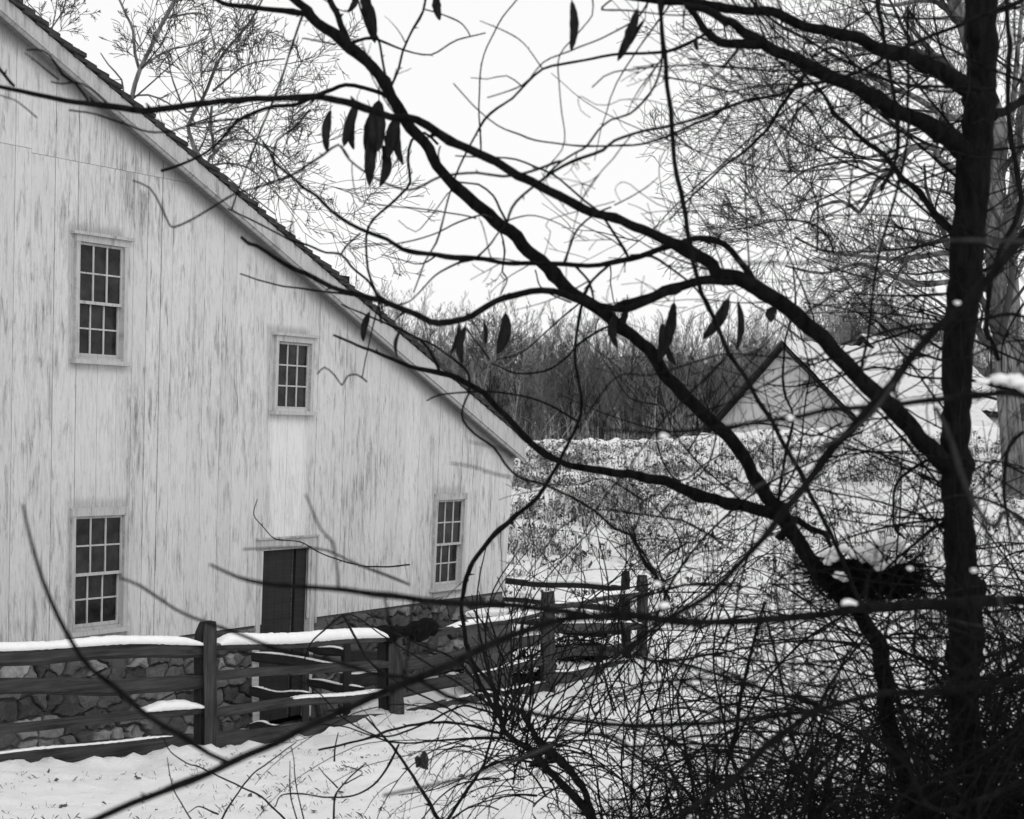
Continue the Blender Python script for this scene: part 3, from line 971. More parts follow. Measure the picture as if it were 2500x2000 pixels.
# ------------------------------------------------------------ far outbuildings
def farhouse(xp, yp, Y0, half, pitch, length, alpha, label, wallh=1.6):
    X0 = Xof(xp, Y0); Zp = Zof(yp, Y0)
    ga = np.array([math.cos(alpha), -math.sin(alpha), 0]); rd = np.array([math.sin(alpha), math.cos(alpha), 0])
    pk = np.array([X0, Y0, Zp]); sl_ = math.tan(pitch)
    e_ = empty('outbuilding', (X0, Y0, Zp - half * sl_ - wallh), label, 'outbuilding', None)
    zl = Zp - half * sl_
    w = MB(); base = zl - wallh
    def g_(a, d, z): return tuple(pk + ga * a + rd * d + np.array([0, 0, z - Zp]))
    for d in (0.25, length - .2):
        w.add([g_(-half + .3, d, base), g_(half - .3, d, base), g_(half - .3, d, zl + .3 * sl_ - .12), g_(0, d, Zp - .12), g_(-half + .3, d, zl + .3 * sl_ - .12)], [(0, 1, 2, 4)], [(2, 3, 4)], .6)
    for a in (-half + .3, half - .3):
        w.add([g_(a, .25, base), g_(a, length - .2, base), g_(a, length - .2, zl + .18), g_(a, .25, zl + .18)], [(0, 1, 2, 3)], None, .5)
    w.build('wall', M['stucco'], e_, False, lambda V: np.stack([V[:, 0], V[:, 2], V[:, 1]], axis=1))
    r = MB()
    for sg in (-1, 1):
        co = []
        for d in (-.15, length):
            co += [g_(0, d, Zp - .17), g_(sg * half, d, zl - .17), g_(sg * half, d, zl), g_(0, d, Zp)]
        box8(r, co)
    rr_ = r.build('roof', M['darkwood'], e_, False, lambda V: np.stack([V[:, 0], V[:, 2], V[:, 1]], axis=1))
    for sg in (-1, 1):
        s2 = MB(); nn, mm = 26, 12; V = []
        for j in range(mm + 1):
            for i in range(nn + 1):
                d = -.1 + (length + .1) * i / nn; f_ = j / mm; a = sg * half * f_
                step = .13 * (1 - (f_ * 11) % 1) if i % 2 else .09
                V.append(g_(a, d, Zp - half * f_ * sl_ + .03 + step + .05 * nz(d * .9, a, 2) + .03 * nz(d * 4, a * 4, 6)))
        Q = [(j * (nn + 1) + i, j * (nn + 1) + i + 1, (j + 1) * (nn + 1) + i + 1, (j + 1) * (nn + 1) + i) for j in range(mm) for i in range(nn)]
        s2.add(V, Q); s2.build('snow', M['roofsnow'], rr_, False)
    settle(e_)
farhouse(1911, 836, 68, 4.4, R(43), 12, R(42), 'pale gabled outbuilding with snowy roof beyond the field ridge, the nearer one', 2.5)
farhouse(2105, 822, 80, 4.0, R(43), 9, R(42), 'snow roofed outbuilding half hidden behind the nearer gable')

# ------------------------------------------------------------ bare trees
def grow(mb, p, d, length, r, lvl, K, rr, tone=None):
    """wandering limb with side limbs"""
    n = max(4, int(K['seg'][min(lvl, len(K['seg']) - 1)]))
    P = [np.array(p, float)]; dd = np.array(d, float); dd /= np.linalg.norm(dd)
    st = length / n
    for i in range(n):
        dd = dd + np.array([rr.gauss(0, 1), rr.gauss(0, 1), rr.gauss(0, 1)]) * K['wob'] + np.array([0, 0, K['up']])
        dd /= np.linalg.norm(dd)
        P.append(P[-1] + dd * st)
    P = np.array(P)
    rad = r * (1 - .72 * np.linspace(0, 1, n + 1))
    tube(mb, P, np.maximum(rad, K['rmin']), 3 if lvl > 1 or K.get('low') else 6, tone)
    if lvl >= K['lv']: return
    nb = K['nb'][min(lvl, len(K['nb']) - 1)]
    for k in range(nb):
        f = rr.uniform(.22 if lvl else K.get('clear', .3), 1.0)
        i = min(n - 1, int(f * n)); fr = f * n - i
        q = P[i] + (P[i + 1] - P[i]) * min(1, max(0, fr))
        t = P[min(n, i + 1)] - P[i]; t = t / np.linalg.norm(t)
        ax = np.array([rr.gauss(0, 1) for _ in range(3)]); ax -= t * ax.dot(t); ax /= np.linalg.norm(ax) + 1e-9
        an = rr.uniform(*K['ang'])
        nd = t * math.cos(an) + ax * math.sin(an)
        grow(mb, q, nd, length * rr.uniform(*K['len']) * (1.1 - .5 * f), max(K['rmin'], rad[i] * rr.uniform(.4, .65)), lvl + 1, K, rr, tone)

# the wooded hill: one mass of bare trees
wd = MB()
variants = []
for v in range(9):
    rr = random.Random(100 + v); mb = MB()
    K = dict(seg=[7, 5, 3, 3], wob=.07, up=.07, rmin=.013, lv=3, nb=[11, 6, 3], ang=(.3, .75), len=(.3, .5), clear=.35, low=True)
    Ht = rr.uniform(8.5, 12)
    grow(mb, (0, 0, 0), (rr.gauss(0, .05), rr.gauss(0, .05), 1), Ht, .11, 0, K, rr)
    variants.append((np.concatenate(mb.V), np.concatenate(mb.Q), np.concatenate(mb.T)))
rr = random.Random(5)
cnt = 0
while cnt < 860:
    Y = 84 + 62 * rr.random() ** 1.1
    x = rr.uniform(640, 2560)
    X = Xof(x, Y)
    V, Q, T = variants[rr.randrange(9)]
    sc = rr.uniform(.74, .9) * (.62 + .38 * (Y - 84) / 62)
    if x < 1000: sc *= 1.0 + .15 * (1000 - x) / 360
    if 2020 < x < 2180: sc *= 1.3
    a = rr.uniform(0, 6.28); ca, sa = math.cos(a), math.sin(a)
    VV = np.stack([V[:, 0] * ca - V[:, 1] * sa, V[:, 0] * sa + V[:, 1] * ca, V[:, 2]], axis=1) * sc + np.array([X, Y, G(X, Y) - .2])
    wd.add(VV, Q, T, min(1, max(0, rr.gauss(.22, .2) + (.5 if rr.random() < .14 else 0))))
    cnt += 1
# saplings and brush at the edge of the wood
for k in range(700):
    Y = rr.uniform(78, 92); X = Xof(rr.uniform(900, 2560), Y); z = G(X, Y)
    h = rr.uniform(1.2, 4.5)
    P = [(X, Y, z)]
    dx, dy = rr.gauss(0, .25), rr.gauss(0, .25)
    for i in range(1, 5):
        f = i / 4; P.append((X + dx * h * f * f * 1.5 + rr.gauss(0, .08), Y + dy * h * f, z + h * f * (1 - .15 * f)))
    tube(wd, P, [.03, .025, .02, .016, .01], 3, min(1, max(0, rr.gauss(.4, .3))))
wo_ = wd.build('woods', M['fartree'], None, False)
tag(wo_, 'dense bare winter wood on the hillside beyond the snowy field', 'woods', None, 'stuff')

def traced_tree(name, Y, stems, label, cat, seed, K, rmul=1.0, matl='syc', extra=None):
    rr = random.Random(seed)
    base = stems[0][0][0]
    root = empty(name, (Xof(base[0], Y), Y, G(Xof(base[0], Y), Y)), label, cat)
    crown = MB()
    for si, (pts, w0, w1) in enumerate(stems):
        P3 = []
        for i, (x, y) in enumerate(pts): P3.append(px(x, y, Y + (si % 3 - 1) * .5 * i / len(pts)))
        P = catmull(P3, .25)
        n = len(P); rad = np.linspace(w0, w1, n) / 2 * Y / F * rmul
        mb = MB(); tube(mb, P, rad * np.array([1 + .08 * nz(i * .3, si) for i in range(n)]), 8)
        mb.build('trunk' if si == 0 else 'limb', M[matl], root, True)
        L_ = np.linalg.norm(np.diff(P, axis=0), axis=1).sum()
        for k in range(int(L_ * K['dens'])):
            i = rr.randrange(int(n * K.get('from', .15)), n - 1)
            t = P[i + 1] - P[i]; t /= np.linalg.norm(t)
            ax = np.array([rr.gauss(0, 1) for _ in range(3)]); ax -= t * ax.dot(t); ax /= np.linalg.norm(ax)
            an = rr.uniform(.5, 1.1)
            grow(crown, P[i], t * math.cos(an) + ax * math.sin(an), K['L'] * rr.uniform(.5, 1.2), max(K['rmin'], rad[i] * .4), 1, K, rr)
    crown.build('crown', M[K.get('cm', 'farcrown')], root, True)
    crown_tone = None
    settle(root)
    return root
def z1(s):
    return [(float(a.split(',')[0]) / 2.156, float(a.split(',')[1]) / 2.156) for a in s.split()]
def z3(s):
    return [(1500 + float(a.split(',')[0]) / 2.156, float(a.split(',')[1]) / 2.156) for a in s.split()]
K = dict(seg=[8, 7, 6, 5, 4], wob=.14, up=.035, rmin=.0075, lv=4, nb=[6, 6, 5, 3], ang=(.4, 1.0), len=(.42, .7), dens=1.3, L=2.6)
traced_tree('sycamore', 38, [
  (z1('640,2790 640,1500 660,800 690,530 735,370 790,260 850,130 920,0 960,-150'), 16, 10),
  (z1('735,370 710,280 700,160 665,80 620,-20'), 8, 5),
  (z1('690,530 650,490 640,420 570,340 530,280'), 6, 3),
  (z1('850,100 930,85 1010,70 1080,80 1110,170 1140,260'), 6, 3),
  (z1('735,370 820,300 900,260 1000,240 1090,200'), 6, 3),
  (z1('690,510 780,500 880,540 960,600 1010,640'), 5, 3),
], 'tall bare sycamore with pale trunk behind the upper slope of the barn roof', 'tree', 21, K)
traced_tree('sycamore', 40, [
  (z1('1085,2720 1090,1500 1080,900 1130,810 1110,680 1115,560'), 14, 6),
  (z1('1040,840 1010,740 990,660 1040,570 1090,470 1150,320 1230,220 1320,110 1380,0'), 11, 5),
  (z1('1080,880 1040,810 1015,760'), 14, 11),
  (z1('1040,570 980,590 930,480 900,390 880,280'), 6, 3),
  (z1('1130,700 1200,670 1290,680 1370,760 1450,780 1550,860'), 6, 3),
  (z1('1130,810 1200,740 1310,740 1420,790 1500,880 1570,990'), 6, 3),
  (z1('1090,880 1180,860 1300,880 1400,960 1480,1050'), 6, 3),
  (z1('1120,480 1180,430 1280,350 1390,320 1500,310'), 6, 3),
  (z1('1100,890 1180,920 1260,990 1360,1060 1450,1130'), 5, 3),
], 'bare crooked sycamore rising behind the middle of the barn roof', 'tree', 22, dict(K, L=3.2))
traced_tree('sapling', 44, [
  (z1('230,2600 240,500 270,180 290,80 300,0 310,-80'), 5, 3),
  (z1('270,150 330,60 350,-30'), 4, 2),
  (z1('270,180 210,80 150,20 120,-40'), 4, 2),
], 'slim pale bare tree at the very top of the barn roof slope', 'tree', 23, dict(K, dens=1.6, L=1.6))
K2 = dict(K, dens=1.15, L=4.2, lv=4, rmin=.0075, len=(.45, .75), wob=.15)
traced_tree('sycamore', 42, [
  (z3('2120,2720 2090,2300 2040,1700 2010,1450 2000,1250 1995,1050 2020,850 2020,650 1960,480 1900,330 1830,100 1760,-60'), 62, 34),
  (z3('1980,1000 1850,920 1760,880 1700,830 1690,780 1600,770 1540,800 1500,860 1380,960 1340,1050 1290,1120'), 26, 8),
  (z3('1960,560 1840,450 1740,330 1680,290 1560,270 1430,240 1300,260 1150,220 1000,230'), 26, 6),
  (z3('1900,620 1760,620 1660,560 1560,500 1450,460 1330,400 1200,430 1050,480'), 20, 5),
  (z3('1290,1120 1200,1060 1100,1080 1050,1110 1020,1200'), 10, 4),
  (z3('1960,1350 1760,1330 1560,1360 1400,1360 1240,1340 1100,1320 950,1250'), 16, 5),
  (z3('2000,1500 1800,1480 1600,1500 1430,1440 1280,1390 1100,1440 900,1400'), 16, 5),
  (z3('1870,150 1740,30 1620,0 1450,30 1300,-10'), 18, 5),
  (z3('1500,870 1400,900 1300,850 1150,860 1000,900 880,1000'), 10, 4),
  (z3('1760,620 1600,680 1450,700 1300,740 1150,720 1000,780'), 10, 4),
  (z3('2020,900 2090,600 2120,300 2150,0'), 20, 8),
], 'huge mottled sycamore with twisted limbs behind the dark foreground trunk', 'tree', 24, K2)
traced_tree('sycamore', 50, [
  (z3('2145,2480 2140,2300 2100,1500 2090,1200 2110,900 2150,500 2190,100'), 36, 16),
  (z3('2100,1250 2030,1020 1990,820 1960,640'), 10, 4),
  (z3('2100,1500 2200,1300 2300,1200'), 10, 4),
], 'pale sycamore trunk near the photo edge to the right of the huge sycamore', 'tree', 25, dict(K2, dens=1.2))
def z5(s): return [(750 + float(a.split(',')[0]) / 2.156, 600 + float(a.split(',')[1]) / 2.156) for a in s.split()]
traced_tree('sapling', 60, [
  (z5('892,1060 900,960 925,760 950,650 960,600 930,540 935,470'), 8, 4),
  (z5('955,620 1030,640 1100,590'), 4, 2), (z5('945,570 990,520 1040,430'), 4, 2), (z5('950,620 880,560 820,590'), 4, 2),
], 'small pale forked tree just above the lower end of the barn roof', 'tree', 26, dict(K, dens=1.2, L=1.4, rmin=.012, lv=3), 1.0, 'syc')

# ------------------------------------------------------------ foreground trees, traced limb by limb
ZO = {'1': (0, 0), '2': (750, 0), '3': (1500, 0), '4': (0, 600), '5': (750, 600), '6': (1500, 600), '7': (0, 1200), '8': (750, 1200), '9': (1500, 1200)}
ZO2 = {'a': (400, 1480), 'b': (1050, 1300), 'c': (1200, 1050), 'd': (1900, 1200)}
def parse(s):
    out = []; o = None; k = 2.156
    for tok in s.split():
        if ':' in tok:
            z, tok = tok.split(':')
            if z in ZO: o, k = ZO[z], 2.156
            elif z == 'o': o, k = (0, 0), 1.0
            else: o, k = ZO2[z], 3.593
        x, y = tok.split(','); out.append((o[0] + float(x) / k, o[1] + float(y) / k))
    return out
TREES = {}
class FT:
    """a foreground woody plant: traced limbs (each a part of its own) plus fine twigs"""
    def __init__(s, name, loc, label, cat, Y, mat_, twigmat, seed, group=None):
        s.root = empty(name, loc, label, cat, group); s.Y = Y; s.m = mat_; s.tm = twigmat
        s.px = []; s.pd = []; s.long = 1.5; s.rr = random.Random(seed); s.tw = MB(); s.paths = []; s.k = 0
    def depth_at(s, x, y):
        if not s.px: return None
        A = np.concatenate(s.px); d = np.hypot(A[:, 0] - x, A[:, 1] - y); i = int(np.argmin(d))
        return (A[i, 2], d[i])
    def add(s, spec, w0, w1, rev=False, Y=None, dY=None, part='branch', twig=1.0, wm=None, matl=None, sides=None, thorn=False):
        rr = s.rr
        pts = parse(spec)
        if rev: pts = pts[::-1]
        if Y is None:
            r = s.depth_at(*pts[0])
            Y = r[0] if r is not None and r[1] < 120 else s.Y + rr.uniform(-.5, .5)
        Lp = sum(math.hypot(a[0] - b[0], a[1] - b[1]) for a, b in zip(pts, pts[1:]))
        if dY is None: dY = rr.uniform(-.55, .45) * min(1, Lp / 900)
        n = len(pts); P = []
        ph = rr.uniform(0, 6)
        for i, (x, y) in enumerate(pts):
            f = i / (n - 1)
            P.append(px(x, y, Y + dY * f + .10 * math.sin(ph + f * 3) * f))
        P = catmull(P, .025)
        n = len(P)
        # knobbly irregularity
        k_ = s.k * 7.3
        wpx = np.linspace(w0, w1, n) / 2.156
        if wm is not None:
            wpx = np.interp(np.linspace(0, 1, n), np.linspace(0, 1, len(wm)), wm) / 2.156
        rad = wpx / 2 * P[:, 1] / F * (1.0 if part == 'trunk' and s is TREES.get('main') else .94 if part == 'trunk' else .84 if max(wpx) > 14 else .95)
        rad = np.maximum(rad, .0011) * np.array([1 + .13 * nz(i * .22, k_) + .10 * nz(i * .8, k_, 3) + (.22 if nz(i * .31, k_, 9) > .38 else 0) for i in range(n)])
        amp = np.minimum(rad * .5, .008)
        for c in (0, 2):
            P[:, c] += amp * np.array([nz(i * .35, k_, c + 3) * 1.6 for i in range(n)])
        mx = max(wpx)
        mb = MB() if mx > 5.5 else s.tw
        tube(mb, P, rad, sides or (12 if mx > 30 else 7 if mx > 6 else 5), .3)
        # buds and nodes
        i = rr.randrange(2, 6)
        while i < n - 2:
            if rad[i] < .014:
                t = P[i + 1] - P[i]; t /= np.linalg.norm(t) + 1e-9
                ax = np.array([rr.gauss(0, 1) for _ in range(3)]); ax -= t * ax.dot(t); ax /= np.linalg.norm(ax)
                l_ = rad[i] * rr.uniform(1.6, 3.0) + .003
                if thorn: l_ += .006
                dd = t * .6 + ax
                tube(mb, [P[i], P[i] + dd * l_ * .5, P[i] + dd * l_], [rad[i] * .8, rad[i] * .5, rad[i] * .15], 4, .3)
            i += rr.randrange(3, 9) if thorn else rr.randrange(4, 16)
        if mx > 5.5:
            mb.build(part, M[matl or s.m], s.root, True)
        s.px.append(np.stack([CX + F * P[:, 0] / P[:, 1], HY - F * P[:, 2] / P[:, 1], P[:, 1]], axis=1)[::2])
        s.paths.append((P, rad, twig)); s.k += 1
        return P
    def twigs(s, dens, L, Kt):
        rr = s.rr
        for (P, rad, tw) in s.paths:
            if tw <= 0: continue
            Ls = np.linalg.norm(np.diff(P, axis=0), axis=1).sum()
            xs = CX + F * P[:, 0] / P[:, 1]; ys = HY - F * P[:, 2] / P[:, 1]
            xr = xs.mean()
            if tw > 0 and xr > 1450:
                # long curving side shoots that veil the right of the view
                for _ in range(int(Ls * s.long * tw)):
                    i = rr.randrange(1, len(P) - 1)
                    if xs[i] < 1480 or rr.random() > (xs[i] - 1350) / 500: continue
                    t = P[i + 1] - P[i]; t /= np.linalg.norm(t) + 1e-9
                    ax = np.array([rr.gauss(0, 1), rr.gauss(0, .4), rr.gauss(0, 1)]); ax -= t * ax.dot(t); ax /= np.linalg.norm(ax)
                    if xs[i] < 1700 and ys[i] < 1000: continue
                    curlgrow(s.tw, P[i], t * .5 + ax, rr.uniform(.4, 1.3), rr.uniform(.0024, .005), 0, rr)
            for _ in range(1 + int(Ls * 9)):
                i = rr.randrange(1, len(P) - 1)
                x, y = xs[i], ys[i]
                d_ = dens * tw * (0.22 + 3.0 * max(0, min(1, (x - 1500) / 600))) * (1.25 if y > 1300 and x > 1000 else 1)
                if x < 700 or (x < 1260 and y > 450 and y < 1500): d_ *= .25
                if rr.random() > d_ * .28: continue
                t = P[i + 1] - P[i]; t /= np.linalg.norm(t) + 1e-9
                ax = np.array([rr.gauss(0, 1), rr.gauss(0, .55), rr.gauss(0, 1)]); ax -= t * ax.dot(t); ax /= np.linalg.norm(ax)
                an = rr.uniform(.5, 1.2)
                curlgrow(s.tw, P[i], t * math.cos(an) + ax * math.sin(an), L * rr.uniform(.25, 1.1) * (.6 if x < 1500 else 1), min(rad[i] * .6, rr.uniform(.0018, .004)), 0, rr)
    def done(s):
        if s.tw.n: s.tw.build('crown', M[s.tm], s.root, True)
        settle(s.root)

def curlgrow(mb, p, d, length, r, lvl, rr):
    n = max(5, int(length / .05)); P = [np.array(p, float)]
    dd = np.array(d, float); dd /= np.linalg.norm(dd)
    bend = np.array([rr.gauss(0, .085), rr.gauss(0, .05), rr.gauss(.01, .085)])
    if length > .5: bend *= 1.5
    for i in range(n):
        dd = dd + bend * .5 + np.array([rr.gauss(0, .075), rr.gauss(0, .04), rr.gauss(0, .075)])
        dd /= np.linalg.norm(dd); P.append(P[-1] + dd * length / n)
    P = np.array(P); rad = np.maximum(r * (1 - .6 * np.linspace(0, 1, n + 1)), .0011)
    tube(mb, P, rad, 4, .3)
    for i in range(1, n):
        if rr.random() < .45:
            ax = np.array([rr.gauss(0, 1) for _ in range(3)]); ax /= np.linalg.norm(ax)
            tube(mb, [P[i], P[i] + ax * (rad[i] * 1.5 + .003)], [rad[i] * .9, rad[i] * .3], 3, .3)
    if lvl < 2:
        for _ in range(rr.choice([0, 1, 2, 2, 3])):
            i = rr.randrange(1, n)
            ax = np.array([rr.gauss(0, 1), rr.gauss(0, .6), rr.gauss(0, 1)]); t = P[i + 1] - P[i]; t /= np.linalg.norm(t)
            ax -= t * ax.dot(t); ax /= np.linalg.norm(ax)
            curlgrow(mb, P[i], t * .7 + ax * .7, length * rr.uniform(.3, .6), r * .7, lvl + 1, rr)

def gpt(x, Y): X = Xof(x, Y); return (X, Y, G(X, Y))

# --- the dark tree at the right
T0 = FT('bare_tree', gpt(2440, 5.6), 'dark upright bare tree trunk with long limbs reaching over the whole view', 'tree', 5.5, 'bark_dark', 'bark_dark', 31)
TREES['main'] = T0
T0.add('o:2460,2520 2440,2250 9:1965,1725 1900,1500 1850,1300 1835,1050 1850,700 1840,500 1820,300 6:1805,1400 1800,1150 1800,900 1805,600 1835,300 3:1845,1500 1860,1250 1880,1050 1890,900 1910,700 1930,450 1935,300 1930,0 1925,-250 1930,-500',
  0, 0, Y=5.6, dY=-.15, part='trunk', twig=.5, wm=[270, 250, 225, 195, 180, 165, 160, 165, 180, 190, 175, 160, 155, 155, 165, 175, 180, 185, 180, 165, 165, 172, 172, 165])
T0.add('3:1885,470 1840,455 1750,400 1640,340 1540,290 1400,255 1250,190 1100,160 960,120 860,70 780,55 620,45 450,25 300,10 200,0 0,-20', 0, 0, wm=[130, 95, 80, 75, 70, 62, 55, 50, 45], dY=-.5)
T0.add('3:1880,800 1820,770 1750,720 1600,640 1450,570 1350,500 1200,430 1050,360 900,290 780,220 650,150 560,100 470,60 380,30', 0, 0, wm=[150, 120, 95, 90, 85, 85, 80, 70, 55, 40], dY=-.5)
T0.add('3:760,235 680,235 600,225 520,200 470,150 430,80 380,30', 70, 34, dY=-.1)
T0.add('6:1800,1200 1740,1150 1680,1090 1600,1010 1500,890 1430,830 1330,730 1230,640 1140,530 1060,450 950,370 880,300 780,250 680,190 560,150 3:520,1400 400,1320 300,1270 150,1210 0,1150 2:1500,1110 1370,1060 1230,980 1100,920 1000,850 860,790 740,730 640,670 530,620 440,610 350,590 200,540 80,515 0,510 1:1450,520 1200,530 900,570 700,580 500,550 300,520 120,480 0,455 -200,380',
  0, 0, wm=[150, 115, 110, 100, 100, 95, 80, 62, 58, 55, 55, 55, 45, 40, 40, 42, 40, 30, 20], dY=-.9)
T0.add('3:1860,1260 1780,1210 1600,1020 1500,920 1430,830 1320,740 1180,620 1100,500 1000,390 940,310', 48, 14, dY=.2)
T0.add('3:1990,620 2080,570 2156,520 2400,380', 62, 50, dY=.2)
T0.add('6:700,180 640,180 600,172 450,190 300,225 150,280 0,330 5:1950,225 1800,290 1680,335 1600,330 1500,300 1440,290 1300,245 1180,240 1080,260 950,320 820,385 700,410 600,380 480,320 370,275 4:1980,280 1850,255 1700,190 1560,130 1450,60 1350,0 1:1310,1285 1270,1250',
  0, 0, wm=[75, 60, 55, 50, 45, 45, 42, 42, 40, 38, 34, 28, 20], dY=-.35)
T0.add('3:735,1490 720,1460 680,1400 620,1320 540,1270 450,1255 330,1280 2:1900,1300 1800,1340 1700,1370 1600,1385 1480,1400 1350,1390 1200,1385 1080,1390 980,1375 880,1360 780,1355 680,1340 580,1335 500,1310 420,1260 330,1225 220,1180 130,1110 50,1030 1:1600,990 1550,940 1450,860 1420,800 1380,745',
  0, 0, wm=[50, 42, 34, 30, 32, 30, 30, 26, 24, 18, 14], dY=-.3)
T0.add('2:1700,1370 1690,1350 1610,1220 1540,1120 1460,1060 1370,980 1300,920 1200,880 1100,840 980,830 780,820', 18, 8)
T0.add('2:1350,1390 1380,1300 1430,1200 1510,1130 1600,1090', 16, 9)
T0.add('2:1600,1385 1570,1410 1500,1470 1470,1530 1440,1620 1420,1725 5:1410,620', 16, 12)
T0.add('2:1410,1400 1480,1480 1510,1580 1540,1650', 16, 9)
T0.add('2:1700,1345 1810,1350 1900,1400 2000,1480 2070,1550 2110,1640', 16, 9)
T0.add('2:880,1360 900,1350 960,1290 1010,1220 1050,1180', 14, 8)
T0.add('2:880,1365 800,1380 700,1430 640,1480 570,1560 510,1600 5:400,320', 14, 7)
T0.add('3:1000,400 900,530 830,640 750,740 560,890 380,1060 290,1160', 22, 8)
T0.add('3:1065,1330 1070,1200 1070,1090 1040,980 1050,850 1075,700 1110,580', 13, 6, Y=5.2)
T0.add('3:1155,1330 1130,1250 1060,1190 950,1160 830,1165 700,1200 580,1215 550,1260 520,1320', 16, 8, Y=5.2)
T0.add('3:2156,0 1850,120 1600,220 1450,290 1280,380 1150,420 1000,450 850,500 700,530 600,560 450,620 300,660 150,690 0,740 2:1560,790 1450,830 1300,900 1180,990 1100,1060 1060,1130 1045,1200', 0, 0, wm=[26, 24, 22, 18, 17, 16, 16, 14], Y=4.7, dY=.2)
T0.add('2:1340,850 1300,860 1150,910 1030,930 900,910 800,915 700,930 620,970 540,1000 480,990 400,960 310,910 220,840 180,770', 0, 0, wm=[16, 15, 14, 12, 12])
T0.add('2:220,830 163,760 1:1700,820 1600,880 1520,930 1380,980 1240,1020 1100,1100 1000,1160 910,1195 880,1160 840,1080 790,990 700,950', 0, 0, wm=[14, 16, 13, 12, 11, 8])
T0.add('3:600,540 540,600 430,650 300,710 150,760 0,770 2:1480,770 1350,760 1200,740 1120,710 1000,660 880,560 770,440', 14, 7, Y=4.9)
T0.add('3:1900,495 1800,485 1700,480 1500,440 1280,385 1000,375 760,370 600,350 350,345 0,380 2:1500,460', 16, 8, Y=4.6)
T0.add('3:2000,470 1500,440 1300,360 1150,290 1000,200 850,120 720,0 700,-60', 20, 14, Y=4.9)
T0.add('2:2130,160 2000,230 1900,270 1780,280 1650,285 1500,310 1350,335 1240,365 1150,440 1080,520 1000,570 930,630 870,740 820,840 780,930 740,1050 710,1180 680,1280 620,1380 560,1540', 18, 8)
T0.add('2:1890,0 1870,60 1860,150 1870,300 1850,400 1800,500 1700,600 1600,630 1530,690 1470,770 1420,800 1340,850 1260,920', 14, 12, Y=4.8)
T0.add('2:1800,0 1720,110 1550,200 1380,270 1240,330 1130,450 950,515', 11, 7)
T0.add('2:1500,-20 1500,80 1420,180 1330,290 1325,420 1340,600 1355,700 1340,790 1250,900 1250,1020', 9, 6)
T0.add('2:1240,365 1140,230 1050,170 910,110', 8, 5)
T0.add('2:1130,455 1050,400 950,415 860,410', 8, 5)
T0.add('2:1600,0 1550,50 1700,55 1900,80 2050,75', 11, 8)
T0.add('2:1050,1170 1010,1100 980,1030 900,970 800,960 720,900 690,820 700,770', 14, 9)
T0.add('2:1060,1160 1130,1140 1200,1135 1330,1180 1470,1270', 9, 5)
T0.add('2:1620,1060 1270,1160 1280,1220 1250,1340', 6, 5, Y=5)
T0.add('2:2156,595 2080,600 1980,580 1880,550 1780,525 1650,525 1600,550 1520,550 1450,510 1425,520 1440,580 1490,620', 6, 4, twig=0)
T0.add('3:1050,1080 1000,1050 900,1010 800,1015 650,1070 500,1080 280,1095 2:1760,1020 1700,970 1650,960 1620,1000 1650,1060', 8, 4, twig=0)
T0.add('3:0,1080 150,1000 230,935', 9, 5, twig=0)
T0.add('3:1550,760 1400,820 1260,820 1160,770 1090,680 1040,590 960,530 840,510 700,540', 16, 10, Y=5)
T0.add('3:1380,-40 1400,100 1430,250 1460,420 1480,560 1490,820 1400,1000', 28, 20, Y=5.0)
T0.add('3:1545,60 1545,400 1545,700 1500,950 1430,1200 1380,1400 1340,1725 6:1330,500 1300,650', 18, 15, Y=4.8)
T0.add('3:1540,50 1650,180 1750,250 1950,350 2156,430', 16, 14, Y=4.8)
T0.add('3:2060,-40 2080,250 2070,500 2100,800 2140,1000 2120,1130 2060,1250 1990,1450 1960,1725 6:1990,500 2020,600', 0, 0, wm=[26, 30, 34, 32, 30], Y=5.2)
T0.add('3:2156,1270 1780,1265 1450,1280 1250,1340 1100,1375 800,1385 620,1380', 22, 14, Y=2.6, dY=.1, matl='bark_pale', twig=0)
T0.add('3:1300,370 1150,250 1040,310 1150,190 1350,60 1400,0', 16, 12, Y=5)
T0.add('3:1290,400 1300,700 1250,900 1230,1150 1180,1400', 12, 8, Y=5)
T0.add('3:1770,1230 1650,1120 1450,960 1250,870 1080,790 960,740 840,630 740,500 600,330', 18, 9, Y=5.3)
T0.add('3:1740,1180 1500,1140 1300,1130 1080,1140', 11, 7, Y=5.1)
